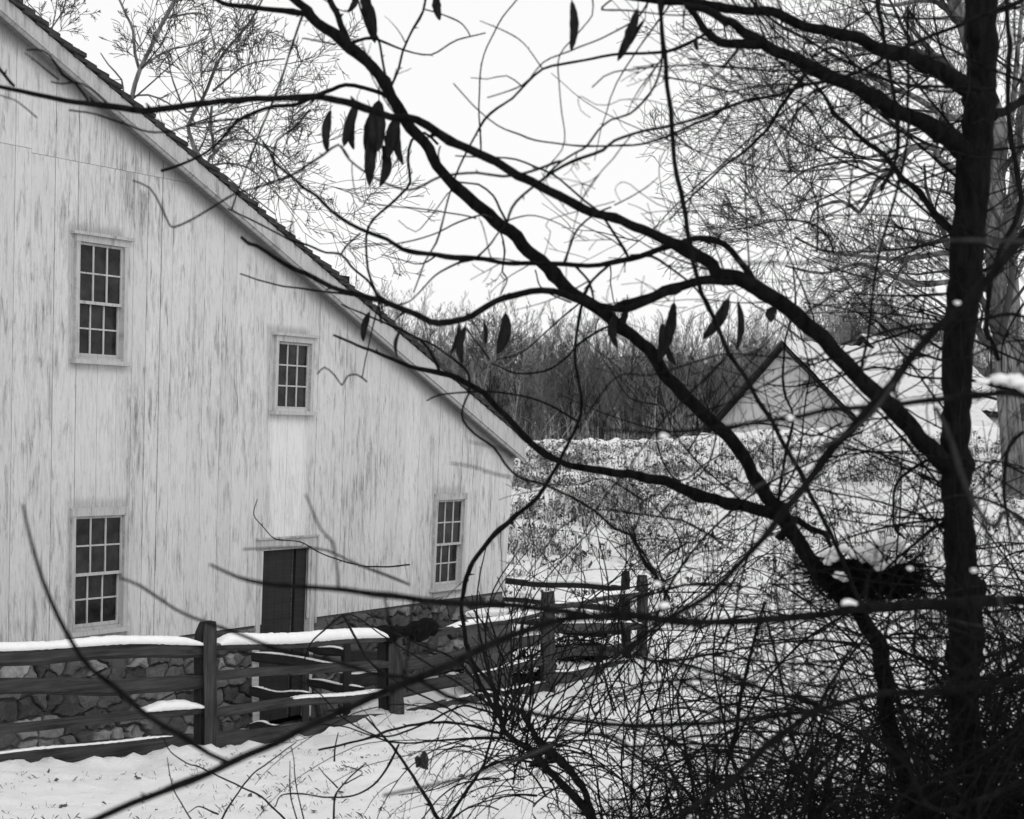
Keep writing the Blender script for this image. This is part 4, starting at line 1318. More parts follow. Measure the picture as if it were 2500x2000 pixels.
for spec, w in (('c:2156,930 1990,850 1890,850 1700,950 1630,920', 9), ('c:2156,980 1950,940 1700,800 1500,770 1350,740 1000,700 850,720 600,860 500,1000 300,1280', 12),
                ('c:2156,1080 1900,920 1720,830 1520,770', 10), ('c:1240,920 1300,760 1330,620 1480,560 1530,520', 12), ('c:1240,920 1290,1080 1340,1180 1420,1270', 16),
                ('c:1330,620 1180,520 1040,440 900,430 750,480 500,480', 10), ('c:1980,0 1900,300 1700,500 1400,830 1200,1180', 11), ('c:1450,100 1500,270 1600,420 1680,440 1760,400 1900,280 2050,200', 12),
                ('c:2156,1230 1900,1250 1700,1200 1560,1260 1500,1390', 9), ('c:2156,1340 1950,1360 1700,1360 1400,1410', 12), ('c:1700,1000 1600,1060 1520,1120 1450,1230', 15),
                ('c:2156,740 1990,860 1980,700 1900,600', 9), ('c:1780,640 1700,650 1560,670 1420,700', 10), ('c:2156,420 1950,520 1800,620', 9),
                ('9:0,620 200,540 400,490 600,495 760,515 850,570', 13), ('9:0,700 150,650 400,600 620,610 760,640', 10), ('9:0,790 250,900 450,800 700,800 900,760 1100,740 1260,720', 12),
                ('9:200,900 450,870 700,820 950,790 1150,790 1300,830 1480,950 1700,1010', 16), ('9:0,300 180,250 400,270 640,200 820,220 1080,240', 9), ('9:90,230 220,420 350,560', 14),
                ('9:220,240 330,330 400,420 560,470', 9), ('9:1060,720 1000,900 900,960 700,1020 560,1190', 10), ('9:0,1080 200,1260 420,1380 560,1560 600,1725', 9),
                ('9:850,60 700,180 560,300 420,330 300,470', 9), ('6:1740,1080 1560,1180 1480,1260 1470,1470 1530,1540', 20), ('6:1720,1250 1560,1170 1400,1100 1250,1080 1100,1150', 10),
                ('6:1720,1350 1500,1200 1380,1180 1200,1230 1050,1300', 9), ('6:1800,1000 1600,900 1500,860 1300,980 1100,1060', 11), ('6:1780,700 1600,690 1400,640 1180,690 950,740 800,730', 14),
                ('6:1780,450 1600,440 1400,500 1200,570 1000,640', 15), ('6:1780,620 1550,540 1380,400 1200,330 1000,300', 12), ('6:1500,1110 1300,1050 1100,1000 900,1000 750,1060 640,1180', 9),
                ('6:1250,1400 1150,1300 1000,1250 850,1170 700,1120', 9), ('6:2156,300 2050,500 2040,700', 14), ('6:2156,980 2080,1060 2050,1200 2060,1400 2100,1600', 22), ('6:2156,1200 2000,1130 1900,1180', 16)):
    T0.add(spec, w, w * .6, Y=T0.rr.uniform(4.8, 6.2), twig=.8)
T0.add('9:600,1400 640,1250 660,1100 700,920 750,730 790,580', 26, 16, Y=6.4, twig=.3)
T0.add('9:960,-20 950,500 945,900 930,1300 970,1600', 14, 11, Y=3.9, twig=.3)
T0.add('9:840,300 860,600 900,800 850,1100', 14, 10, Y=3.7, twig=.1)
T0.add('6:1200,930 1050,1000 900,950 700,940 500,990 300,1000', 12, 8)
T0.twigs(1.0, .55, None)
rr = T0.rr
Pt = T0.paths[0][0]
yt = HY - F * Pt[:, 2] / Pt[:, 1]
for k in range(95):
    i = rr.randrange(len(Pt))
    if not (250 < yt[i] < 2100): continue
    left = rr.random() < .8
    d = np.array([-1.0 if left else 1.0, rr.gauss(0, .35), rr.gauss(.1, .5)]); d /= np.linalg.norm(d)
    Lc = rr.uniform(.7, 2.7) if left else rr.uniform(.4, 1.0)
    n = int(Lc / .05); P = [Pt[i] + np.array([0, 0, 0])]; g_ = rr.gauss(.006, .032); g2 = rr.gauss(0, .012)
    for q in range(n):
        d = d + np.array([rr.gauss(0, .02), g2 * .5 + rr.gauss(0, .02), -g_ + rr.gauss(0, .035)]); d /= np.linalg.norm(d)
        P.append(P[-1] + d * .05)
    P = np.array(P); xs_ = CX + F * P[:, 0] / P[:, 1]; ys_ = HY - F * P[:, 2] / P[:, 1]
    lim = 1560 + 260 * rr.random() + (280 if yt[i] < 1000 else 0)
    bad = np.where((xs_ < lim) | ((xs_ < 2250) & (abs(ys_ - 920) < 90) & (rr.random() < .6)))[0]
    if len(bad):
        if bad[0] < 6: continue
        P = P[:bad[0]]; n = len(P) - 1
    r_ = rr.uniform(.0024, .0065); rad = np.linspace(r_, .0013, n + 1) * np.array([1 + .2 * nz(q * .6, k) for q in range(n + 1)])
    tube(T0.tw, P, rad, 5)
    for q in range(3, n, 4):
        if rr.random() < .5:
            ax = np.array([rr.gauss(0, 1) for _ in range(3)]); ax /= np.linalg.norm(ax)
            tube(T0.tw, [P[q], P[q] + ax * (rad[q] + .006)], [rad[q] * .9, .0006], 3)
        if rr.random() < .28: curlgrow(T0.tw, P[q], d + np.array([rr.gauss(0, .8), rr.gauss(0, .5), rr.gauss(0, .9)]), rr.uniform(.15, .7), rad[q] * .6, 0, rr)

# --- the leaning stem
T1 = FT('leaning_tree', gpt(2300, 6.3), 'leaning bare stem rising from the lower thicket with dark pods hanging near its top', 'tree', 6.0, 'bark_dark', 'bark', 32)
T1.add('o:2330,2420 9:1700,1950 1600,1725 1530,1500 1450,1250 1420,1050 1400,850 1330,700 1250,600 1150,500 1040,380 960,250 880,120 6:850,1370 740,1230 650,1060 540,950 400,820 280,700 200,570 90,470 0,400 5:1500,310 1380,240 1300,150 1200,50 1130,0 2:1060,1220 960,1130 850,1040 750,950 660,830 580,710 500,600 420,470 350,360 230,250 130,180 0,60 1:1600,40 1520,-30 1400,-160',
  0, 0, Y=6.3, dY=-.9, part='trunk', twig=.6, wm=[130, 120, 110, 95, 90, 105, 95, 90, 92, 90, 88, 80, 76, 75, 72, 72, 70, 75, 74, 65, 60, 64, 68, 52, 45])
T1.add('6:860,1430 830,1410 700,1380 560,1345 420,1300 300,1250 150,1215 0,1190 5:1430,1165 1330,1130 1220,1080 1140,1010 1060,910 980,830 900,760 820,710 700,670 580,650 450,600 330,550 230,510 140,470',
  0, 0, wm=[80, 72, 68, 66, 60, 55, 45, 45, 42, 40, 36, 28, 20, 14], dY=-.7)
T1.add('5:1330,1130 1290,1200 1220,1320 1100,1420 1000,1510 930,1590 880,1660 850,1725 8:820,560 815,640 850,850 900,950', 0, 0, wm=[20, 24, 27, 27, 25, 20], dY=.6)
T1.add('5:1330,1130 1390,1010 1430,920 1445,800 1410,620 1415,480 1440,350 1460,250 1500,180 1580,110', 20, 12)
T1.add('2:225,250 190,170 160,90 120,0 90,-80', 48, 36)
T1.add('1:1630,80 1590,70 1450,50 1300,40 1180,20 1100,-30', 38, 26)
T1.add('1:1595,80 1530,260 1470,450 1400,620 1330,800 1260,980 1220,1110', 13, 9)
T1.add('2:480,570 390,490 300,460 200,450 1:1750,470 1650,510 1550,550 1440,560 1340,590 1240,650 1150,750 1050,820 950,870 850,900', 0, 0, wm=[20, 24, 24, 22, 20, 18, 14, 18], dY=-.2)
T1.add('1:1640,580 1600,610 1540,680 1460,740 1440,850 1470,950', 14, 9)
T1.add('2:240,225 310,205 370,210 470,250 560,280 650,290 720,250 790,210 940,175', 0, 0, wm=[22, 16, 11, 10, 9, 7])
T1.add('2:430,450 410,400 395,300 370,200 300,100 260,-20', 15, 11)
T1.add('2:440,460 480,360 500,270 560,150 610,60 625,-20', 14, 13)
T1.add('2:620,50 720,80 820,130 860,190', 9, 7)
T1.add('2:915,790 910,700 905,560 910,400 930,290 980,180 1030,90 1110,-10', 10, 8)
T1.add('2:150,235 0,205 1:1590,205', 11, 8)
T1.add('2:280,-20 200,60 60,-20', 8, 7, twig=0)
T1.add('2:690,760 620,700 550,740 530,850 540,960 500,1020 430,1080 350,1150 310,1250 320,1420 370,1560 390,1700 5:370,250', 16, 12)
T1.add('2:370,1560 320,1480 230,1400 180,1340 100,1330 0,1290 1:1520,1260 1350,1170 1200,1100', 15, 9)
T1.add('2:180,1340 210,1290 280,1230', 12, 10)
T1.add('2:690,1340 600,1390 500,1370 390,1340', 9, 6)
T1.add('2:770,1010 740,1020 650,1140 570,1220 480,1160', 8, 5)
T1.add('2:1040,1330 1030,1260 990,1170 930,1130 800,1170 650,1240 480,1280 350,1290 220,1310', 12, 7, matl='bark_pale')
T1.add('2:1030,1270 1040,1320 1025,1430 1055,1470 1020,1550', 12, 6)
T1.add('2:890,1150 800,1130 600,1100 450,1085 280,1060 240,950 235,860', 9, 6)
T1.add('1:1330,620 1200,630 1000,660 900,690 780,695 650,650 500,600 365,580', 14, 10, Y=4.6, twig=0)
T1.add('1:465,530 400,440 330,390 260,290 200,262 140,265', 16, 9, Y=4.8)
T1.add('1:560,540 480,465 400,435 330,440 270,430', 12, 10, Y=4.8)
T1.add('1:310,420 200,330 130,280', 11, 6, Y=4.8)
T1.add('1:195,620 100,540 0,500', 9, 8, Y=4.6, twig=0)
T1.add('1:70,450 40,420 0,370 -60,300', 18, 22, Y=4.9)
T1.add('4:1860,262 1700,240 1500,215 1380,185 1265,148', 13, 8)
T1.add('5:400,360 380,300 320,540 290,690', 9, 7)
T1.add('4:1930,715 1880,680 1830,685 1800,735 1760,680 1710,640 1670,675', 11, 8, Y=5.0, twig=0)
T1.add('5:1430,930 1280,840 1150,795 1000,770 850,770 700,785 630,815', 14, 9)
T1.add('5:855,770 820,850 820,920 880,990 980,1060 1040,1150 1120,1220 1250,1260 1400,1330 1520,1400 1620,1490 1710,1525', 0, 0, wm=[12, 14, 15, 14, 15, 20])
T1.add('5:855,770 850,680 800,620 720,560 650,515 560,480', 15, 10)
T1.add('5:700,670 660,580 600,500 480,440 350,380 180,310', 20, 9)
T1.add('5:1650,390 1550,440 1430,520 1350,600 1250,660 1100,670 970,620', 14, 9)
T1.add('5:1440,300 1350,370 1250,460 1130,560 1000,600', 12, 7)
T1.add('5:960,600 910,530 860,470 830,420', 11, 8, Y=5.6)
T1.add('5:1390,300 1240,230 1200,130', 10, 8)
T1.add('5:1850,840 1700,800 1600,660 1540,560 1520,420 1570,330', 9, 6)
T1.add('6:860,1380 870,1290 900,1100 940,900 890,750 900,500 950,300 940,100', 18, 9)
T1.add('6:840,1410 700,1360 560,1250 430,1130 330,1000 250,800 240,700', 12, 7)
T1.add('8:1700,220 1760,340 1840,450 1900,560', 20, 15, dY=.1)
T1.add('9:870,250 940,150 1000,180 1100,230 1140,290', 60, 26)
T1.add('9:1300,600 1500,540 1620,450', 14, 10)
T1.twigs(.85, .5, None)

def pod(tree, x0, y0, x1, y1, w, seed, cx=0.5):
    """a flat dry pod hanging from (x0,y0) to (x1,y1), all in photo pixels"""
    rr = random.Random(seed)
    r = tree.depth_at(x0, y0); Y = (r[0] if r[1] < 90 else tree.Y - .6) - .03
    a = px(x0, y0, Y); b = px(x1, y1, Y + rr.uniform(-.05, .05))
    n = 14; t = np.linspace(0, 1, n)
    P = a + (b - a) * t[:, None]
    side = np.cross(b - a, (0, 1, 0)); side /= np.linalg.norm(side)
    P += side * (np.sin(t * math.pi) * np.linalg.norm(b - a) * rr.uniform(-.13, .13))[:, None]
    prof = np.sin(math.pi * np.clip(t, 0.0, 1) ** .95) ** .6 * (w / 2) * Y / F
    prof *= 1 + .22 * np.array([nz(i * .6, seed) + .5 * nz(i * 1.9, seed, 4) for i in range(n)])
    mb = MB(); th = rr.uniform(-.7, .7)
    # flat lens cross-section, turned a little about its length
    wd_ = side * math.cos(th * .5) + np.array([0, 1, 0]) * math.sin(th * .5)
    dirn = (b - a) / np.linalg.norm(b - a); nn = np.cross(dirn, wd_)
    V = []
    for i in range(n):
        for k in range(8):
            q = 2 * math.pi * k / 8
            V.append(P[i] + wd_ * prof[i] * math.cos(q) + nn * (prof[i] * .14 + .0006) * math.sin(q))
    Q = [(i * 8 + k, i * 8 + (k + 1) % 8, (i + 1) * 8 + (k + 1) % 8, (i + 1) * 8 + k) for i in range(n - 1) for k in range(8)]
    mb.add(V, Q)
    tube(mb, [a + np.array([rr.uniform(-.02, .02), .01, .05]), a + np.array([0, 0, .02]), a, P[2]], [.0012, .0012, .0016, .0016], 4)
    mb.build('seed_pod', M['pod'], tree.root, True)
for i, (z, x0, y0, x1, y1, w) in enumerate([
    ('1', 1740, 575, 1722, 805, 42), ('1', 1880, 540, 1808, 775, 48), ('1', 1862, 640, 1862, 790, 36),
    ('1', 1995, 525, 1990, 800, 85), ('1', 1975, 640, 1945, 988, 62), ('1', 2015, 760, 1998, 988, 46), ('1', 2090, 610, 2040, 838, 60), ('1', 2100, 600, 2122, 872, 44),
    ('1', 1950, 600, 1935, 830, 50), ('1', 1905, -60, 1975, 230, 62), ('1', 1870, -40, 1828, 70, 34),
    ('2', 680, -40, 698, 110, 40), ('2', 1392, 0, 1388, 275, 42), ('2', 1742, 38, 1632, 325, 48), ('2', 1780, 98, 1700, 240, 20),
    ('5', 330, 345, 294, 507, 34), ('5', 500, 430, 474, 592, 18), ('5', 800, 400, 752, 575, 26), ('5', 835, 420, 815, 625, 40), ('5', 932, 400, 935, 522, 24), ('5', 1045, 350, 1000, 575, 58),
    ('5', 1685, 330, 1635, 440, 36), ('5', 1625, 350, 1632, 540, 44), ('5', 1932, 295, 1890, 550, 50), ('5', 1870, 405, 1850, 615, 54), ('5', 1895, 520, 1940, 630, 30),
    ('6', 605, 275, 462, 495, 54), ('6', 650, 290, 640, 555, 36), ('6', 845, 320, 820, 405, 50), ('3', 432, 190, 440, 272, 22)]):
    o = ZO[z]; T = T0 if z in '6' or (z == '2' and x0 > 1000) or (z == '3') else T1
    pod(T, o[0] + x0 / 2.156, o[1] + y0 / 2.156, o[0] + x1 / 2.156, o[1] + y1 / 2.156, w * 1.15 / 2.156, 400 + i)

def clump(mb, c, r, seed, squash=.6):
    """lumpy blob of snow"""
    n, m = 12, 8; V = []
    for i in range(m + 1):
        a = math.pi * i / m
        for k in range(n):
            b = 2 * math.pi * k / n
            d = np.array([math.sin(a) * math.cos(b), math.sin(a) * math.sin(b), math.cos(a) * squash])
            q = 1 + .45 * nz(d[0] * 2 + seed, d[1] * 2, d[2] * 2) + .2 * nz(d[0] * 6 + seed, d[1] * 6, d[2] * 6)
            V.append(np.array(c) + d * r * q)
    Q = [(i * n + k, i * n + (k + 1) % n, (i + 1) * n + (k + 1) % n, (i + 1) * n + k) for i in range(m) for k in range(n)]
    mb.add(V, Q)

# --- sapling standing just outside the picture on the right, its long limbs cross low over the view
T2 = FT('near_sapling', gpt(2850, 3.4), 'nearest bare sapling, its long blurred limbs sweeping low across the whole view from the right', 'sapling', 3.2, 'bark_dark', 'bark_dark', 33)
T2.add('o:2850,3200 2830,2400 2800,1800 2790,1200 2760,600 2740,0', 120, 60, Y=3.4, dY=-.1, part='trunk', twig=0)
T2.add('o:2795,1500 2650,1470 9:2156,575 1900,570 1600,590 1300,610 1100,640 900,665 600,680 300,680 8:1700,660 1450,660 1300,690 1150,740 950,810 780,900 550,1000 7:2000,1065 1900,1110 1650,1230 1400,1350 1150,1460 930,1560 700,1640 510,1725 400,1770', 0, 0, wm=[85, 70, 62, 58, 56, 52, 48, 50, 50, 48, 45, 40], Y=3.3, dY=-.5, twig=.15)
T2.add('8:1560,655 1500,650 1400,640 1200,620 1000,600 800,590 600,570 7:1900,530 1650,505 1400,485 1250,450 1105,385', 0, 0, wm=[44, 42, 40, 38, 35, 30, 16], dY=-.15, twig=0)
T2.add('o:2795,1250 2650,1010 6:2156,790 1900,790 1500,830 1200,860 1000,890 700,940 400,970 200,985 0,970 5:1550,970 1500,910', 0, 0, wm=[62, 55, 46, 42, 38, 34, 28, 22, 16], Y=3.3, dY=-.5, twig=.2)
T2.add('o:2795,1900 2650,1680 9:2156,980 1900,1030 1700,1050 1400,1060 1150,1130 1000,1160 800,1190 540,1215 8:1800,1230 1500,1215 1300,1190 1100,1150 900,1110 740,1080 600,1000 500,975 7:2100,975 1950,950 1750,890 1500,840 1300,770 1100,690 930,625 740,500 630,455', 0, 0, wm=[55, 48, 46, 42, 38, 36, 34, 30, 28, 26, 22, 14], Y=3.4, dY=-.3, twig=.5)
T2.add('9:1060,1155 930,1250 800,1350 640,1500 450,1640 340,1725 280,1790', 46, 40, dY=-.1, twig=.2)
T2.add('o:2795,1700 2600,1850 2300,1980 9:1500,1400 1050,1130 900,1080 760,1030 550,995 350,990 150,1020 0,1080', 0, 0, wm=[30, 28, 28, 24, 20, 20, 20, 18], Y=3.5, dY=.1, twig=.5)
T2.add('9:1100,1140 1000,1090 800,1050 650,990 450,935 250,900 0,840 8:1450,800 1300,700', 26, 14, twig=.6)
T2.add('o:2740,-100 2650,350 6:2050,80 1900,240 1850,300 1700,420 1550,600 1400,800 1200,1020 1050,1200 900,1400 800,1520 650,1680 9:480,560 300,660 150,760 0,880 8:1560,930 1470,1050 1400,1170 1300,1330 1200,1500', 0, 0, wm=[60, 60, 66, 68, 66, 62, 60, 55, 48, 38, 30, 24, 18], Y=3.0, dY=.15, twig=.1)
T2.add('6:1500,690 1330,920 1150,1030 900,1180 650,1320', 26, 14, dY=-.1, twig=.1, matl='bark_pale')
T2.add('6:1690,850 1770,1030 1830,1200 1900,1380 9:1870,30 1950,150 1980,350 2010,500 2040,610 2070,660 2030,700', 0, 0, wm=[30, 38, 36, 32, 26, 20, 14], Y=2.9, twig=0, matl='bark_pale')
T2.add('o:2795,1800 9:2156,180 2000,180 1950,150', 28, 20, Y=3.2, twig=.2, matl='bark_pale')
T2.add('7:1210,1430 1100,1380 950,1290 800,1190 650,1070 480,930 380,790 300,660 220,470 160,250 120,70', 0, 0, wm=[30, 30, 30, 28, 26, 22, 14], dY=-.1, twig=0)
T2.add('7:2156,490 2000,430 1850,370 1720,310 1500,295 1280,305', 14, 10, Y=3.6, twig=.3)
T2.add('7:1780,500 1775,400 1750,270 1690,200 1610,20', 14, 10, Y=3.0, twig=0)
T2.add('8:560,580 510,960 490,880 450,750 410,570', 14, 12, Y=3.2, twig=0)
T2.add('5:1080,1220 980,1200 880,1165 750,1145', 12, 8, Y=2.8, twig=0)
T2.add('5:1100,1100 1000,1065 850,1030', 9, 6, Y=2.8, twig=0)
T2.add('8:1300,1330 1050,1430 850,1500 600,1560 400,1600', 20, 16, twig=0, matl='bark_pale')
T2.add('o:2795,1950 2500,2050 9:450,1700 400,1660 250,1470 150,1390 0,1290 8:1600,1290 1450,1270 1350,1290 1200,1400', 0, 0, wm=[24, 22, 22, 20, 20, 18, 16], twig=.2)
T2.add('o:2790,1400 9:2156,710 1950,710 1750,670 1600,630', 14, 10, Y=3.2, twig=0, matl='bark_pale')
T2.add('o:2760,400 3:2156,200 2090,300 2000,400', 22, 12, Y=3.3, twig=.3)
T2.add('o:2770,800 2600,900 6:2156,380 1900,390 1600,420 1400,460 1200,520 1000,620 760,750 560,840 380,900', 0, 0, wm=[36, 32, 28, 24, 20, 17, 14, 12, 10], Y=3.8, dY=.3, twig=.5)
T2.add('o:2770,900 6:2156,500 1800,600 1500,560 1200,600 900,590 600,570 400,620 200,680 0,700 5:1400,990 1200,1150', 14, 9, Y=4.2, twig=.8)
T2.add('9:2156,800 1900,900 1750,1020 1600,1130 1500,1200', 30, 24, Y=3.5, twig=.2)
T2.twigs(.8, .4, None)
for (x, y, r_, sd) in ((2440, 925, .019, 1), (2480, 930, .022, 2), (2400, 932, .013, 9), (2510, 945, .02, 3), (1620, 1064, .008, 4), (2070, 1472, .013, 5), (2082, 1476, .010, 6), (2338, 740, .007, 7), (2378, 1393, .006, 8), (2222, 1388, .006, 10), (1622, 1478, .010, 11), (1605, 1425, .008, 12), (1930, 1020, .008, 13), (1713, 1380, .007, 14)):
    r0 = T2.depth_at(x, y)
    sn = MB(); clump(sn, px(x, y, (r0[0] if r0[1] < 60 else 3.1)), r_, sd * 3.1, .55)
    sn.build('snow', M['snow'], T2.root, True)
T2.done()

# --- long straight shoot climbing through the view
T3 = FT('vine', gpt(2140, 5.0), 'long slender shoot hanging almost straight down through the open sky', 'vine', 4.8, 'bark_dark', 'bark_dark', 34)
T3.add('3:235,-200 240,0 255,200 280,450 300,650 320,880 360,1060 390,1240 420,1380 450,1530 6:480,290 540,420 600,560 680,680 780,850 870,1000 950,1150 1030,1300 1110,1460 1220,1700 9:1290,580 1400,800 1480,1050 1560,1350 1660,1725 o:2350,2330 2380,2560', 0, 0, wm=[22, 26, 28, 26, 26, 26, 24, 24, 24, 26, 30], Y=4.8, dY=.3, twig=.5, part='stem')
T3.twigs(.8, .4, None); T3.done()

# --- twig clump with snow held in the fork of the leaning stem
rr = random.Random(77)
r0 = T1.depth_at(*parse('9:1150,480')[0])
Yn = r0[0] - .05
cN = px(1500 + 1330 / 2.156, 1200 + 430 / 2.156, Yn)
nb = MB()
for k in range(800):
    a = rr.uniform(0, 6.28); q = rr.random() ** .5
    c = cN + np.array([math.cos(a) * .20 * q, math.sin(a) * .13 * q, rr.gauss(-.018, .038)])
    d = np.array([rr.gauss(0, 1), rr.gauss(0, .7), rr.gauss(0, .35)]); d /= np.linalg.norm(d); l_ = rr.uniform(.04, .11)
    tube(nb, [c - d * l_, c + np.array([0, 0, rr.gauss(0, .006)]), c + d * l_], [.002, .0026, .0014], 4)
for k in range(160):
    a = rr.uniform(0, 6.28); q = rr.random() ** .5
    c = cN + np.array([math.cos(a) * .16 * q, math.sin(a) * .12 * q, rr.gauss(-.01, .03)])
    u = np.array([rr.gauss(0, 1) for _ in range(3)]); u /= np.linalg.norm(u); v = np.cross(u, [rr.gauss(0, 1) for _ in range(3)]); v /= np.linalg.norm(v)
    s_ = rr.uniform(.018, .035)
    nb.add([c - u * s_, c - v * s_ * .6 + u * .004, c + u * s_, c + v * s_ * .6], [(0, 1, 2, 3)])
nest = nb.build('twig_nest', M['bark_dark'], None, True)
tag(nest, 'dark clump of twigs and old leaves capped with lumpy snow in a stem fork', 'nest')
sn = MB()
for (x, y, r_) in ((2018, 1352, .026), (2040, 1346, .024), (2058, 1340, .022), (2075, 1344, .020), (2095, 1350, .034), (2112, 1360, .030), (2130, 1338, .034), (2150, 1330, .032), (2172, 1326, .034), (2190, 1328, .030), (2200, 1338, .022), (2150, 1356, .026), (2132, 1368, .024), (2160, 1380, .024), (2180, 1372, .020), (2196, 1366, .022), (2145, 1388, .020), (2050, 1405, .024), (2062, 1412, .022), (2022, 1372, .02), (2034, 1362, .024)):
    clump(sn, px(x, y, Yn - rr.uniform(.12, .16)), r_ * .9, x * .37, .7)
sn.build('snow', M['snow'], nest, True)

# --- rose bush in the lower middle
BY = 8.6
T4 = FT('rose_bush', gpt(1446, BY), 'leafless thorny rose bush with many thin canes fanning out over the snow', 'bush', BY, 'bark', 'bark', 35)
T4.add('o:1470,2080 8:1500,1725 1400,1600 1280,1480 1180,1370 1060,1280 1010,1180 980,1030 920,960 870,900', 0, 0, wm=[70, 64, 56, 46, 48, 38, 32, 26, 18], Y=BY, dY=-.2, part='stem', thorn=True)
T4.add('8:1500,1725 1450,1560 1350,1430 1240,1330 1180,1250 1130,1150 1200,1000', 0, 0, wm=[56, 40, 46, 56, 36, 22, 14], thorn=True, part='stem')
T4.add('8:1010,1180 930,1050 880,950 850,850 815,640 820,560 830,480 880,360', 26, 16, thorn=True)
T4.add('8:700,1790 690,1725 620,1600 530,1460 430,1320 310,1190', 26, 10, thorn=True, Y=8.2)
T4.add('8:700,1800 740,1725 850,1560 930,1430 980,1250 1000,1100', 22, 12, thorn=True, Y=8.3)
T4.add('8:1040,1300 900,1300 700,1310 500,1325 350,1290 200,1240 0,1220', 14, 6, thorn=True)
T4.add('8:1030,1280 850,1230 700,1215 500,1240 350,1290 200,1330 60,1360', 16, 12, thorn=True)
T4.add('8:1010,1180 850,1130 760,1150 600,1230 400,1290 200,1200 60,1060 -100,960', 14, 6, thorn=True)
for spec, w in (('8:1000,1150 800,900 620,820 450,740 300,700', 14), ('8:1000,1150 780,1000 560,860 400,760 260,660 190,650', 13), ('8:980,1050 900,700 900,500 940,300', 13), ('8:980,1050 940,800 960,600 1000,480 1120,300', 11),
                ('8:1000,1100 1020,900 1090,800 1060,600 1000,450', 11), ('8:1020,1150 1120,950 1250,820 1400,760 1550,780', 12), ('8:1060,1260 1250,1100 1420,1000 1600,760 1680,600', 12), ('8:1100,1260 1300,1180 1550,1060 1800,1000', 10),
                ('8:190,650 250,760 330,900 500,1020 700,1120 960,1260', 15), ('8:190,650 110,710 20,800 -20,900', 13), ('8:1200,1380 1500,1250 1700,1060 1830,900', 11), ('8:1200,1400 1400,1100 1530,900 1560,700 1500,500', 14),
                ('8:1180,1350 950,1450 700,1560 480,1600', 10), ('8:1080,1300 1200,900 1230,700 1290,560 1330,400', 10), ('8:1150,1330 1190,1050 1120,800 1150,560', 11),
                ('7:1500,1725 1450,1680 1380,1610 1260,1550 1150,1500 1050,1450 980,1430 900,1370 860,1300', 12), ('7:1165,1730 1210,1650 1320,1500 1450,1400 1560,1320', 12),
                ('7:2100,1330 2040,1450 1960,1550 1860,1600 1720,1610 1570,1590 1480,1600 1450,1660', 13), ('7:1010,1730 930,1600 900,1520 880,1400', 9), ('7:1150,1700 1050,1660 990,1690', 10),
                ('7:1600,1730 1560,1550 1545,1400 1530,1340', 9), ('7:1560,1725 1530,1600 1525,1420', 9), ('7:2156,385 2050,395 1900,390 1700,330 1580,265 1450,250 1380,180 1335,120 1355,40', 10),
                ('8:140,1725 150,1600 230,1500 310,1430', 13), ('8:160,1560 100,1500 60,1450', 9), ('8:200,1540 290,1480 180,1440', 8), ('7:1760,1420 1765,1340 1780,1270', 12)):
    T4.add(spec, w, w * .5, thorn=True)
rr = T4.rr
hub = np.array([Xof(750 + 1120 / 2.156, BY), BY, Zof(1200 + 1380 / 2.156, BY)])
for k in range(75):
    # canes rise from the crown of the bush and arch over
    an = rr.uniform(-.25, math.pi + .25); ph = rr.uniform(-1, 1)
    Lc = rr.uniform(.5, 1.5) * (1.0 if math.sin(an) > .2 else .75)
    d0 = np.array([math.cos(an), ph * .8, abs(math.sin(an)) * .9 + .15]); d0 /= np.linalg.norm(d0)
    n = 22; P = [hub + np.array([rr.gauss(0, .12), rr.gauss(0, .1), rr.gauss(-.05, .1)])]; d = d0.copy()
    g_ = rr.uniform(.05, .15)
    for i in range(n):
        d = d + np.array([rr.gauss(0, .05), rr.gauss(0, .05), -g_ + rr.gauss(0, .05)]); d /= np.linalg.norm(d)
        P.append(P[-1] + d * Lc / n)
    r_ = rr.uniform(.0028, .006)
    rad = np.linspace(r_, r_ * .4, n + 1)
    tube(T4.tw, P, rad, 4, .3)
    for i in range(2, n):
        if rr.random() < .5:
            ax = np.array([rr.gauss(0, 1) for _ in range(3)]); ax /= np.linalg.norm(ax)
            tube(T4.tw, [P[i], P[i] + ax * .012], [rad[i] * .8, .0006], 3, .3)
        if rr.random() < .07: curlgrow(T4.tw, P[i], d + np.array([rr.gauss(0, .8), rr.gauss(0, .5), rr.gauss(0, .8)]), rr.uniform(.15, .4), r_ * .5, 1, rr)
for k in range(24):
    x0, y0 = rr.uniform(980, 1180), rr.uniform(1150, 1320); x1, y1 = rr.uniform(800, 1180), rr.uniform(520, 980)
    mx_, my_ = (x0 + x1) / 2 + rr.gauss(0, 50), (y0 + y1) / 2 + rr.gauss(0, 30)
    T4.add('8:%d,%d %d,%d %d,%d' % (x0, y0, mx_, my_, x1, y1), rr.uniform(6, 12), 5, Y=BY + rr.uniform(-.3, .3), thorn=True)
for k in range(90):
    # loose canes veiling the far part of the fence
    x0, y0 = rr.uniform(1180, 1650), rr.uniform(1560, 1900); x1, y1 = x0 + rr.gauss(60, 220), rr.uniform(1220, 1560)
    if x1 < 1230: continue
    mx_, my_ = (x0 + x1) / 2 + rr.gauss(0, 70), (y0 + y1) / 2 - rr.uniform(0, 70)
    T4.add('o:%d,%d %d,%d %d,%d' % (x0, y0, mx_, my_, x1, y1), rr.uniform(6, 12), 4, Y=BY + rr.uniform(-.5, 1.5), thorn=True)
T4.twigs(.9, .35, None); T4.done()

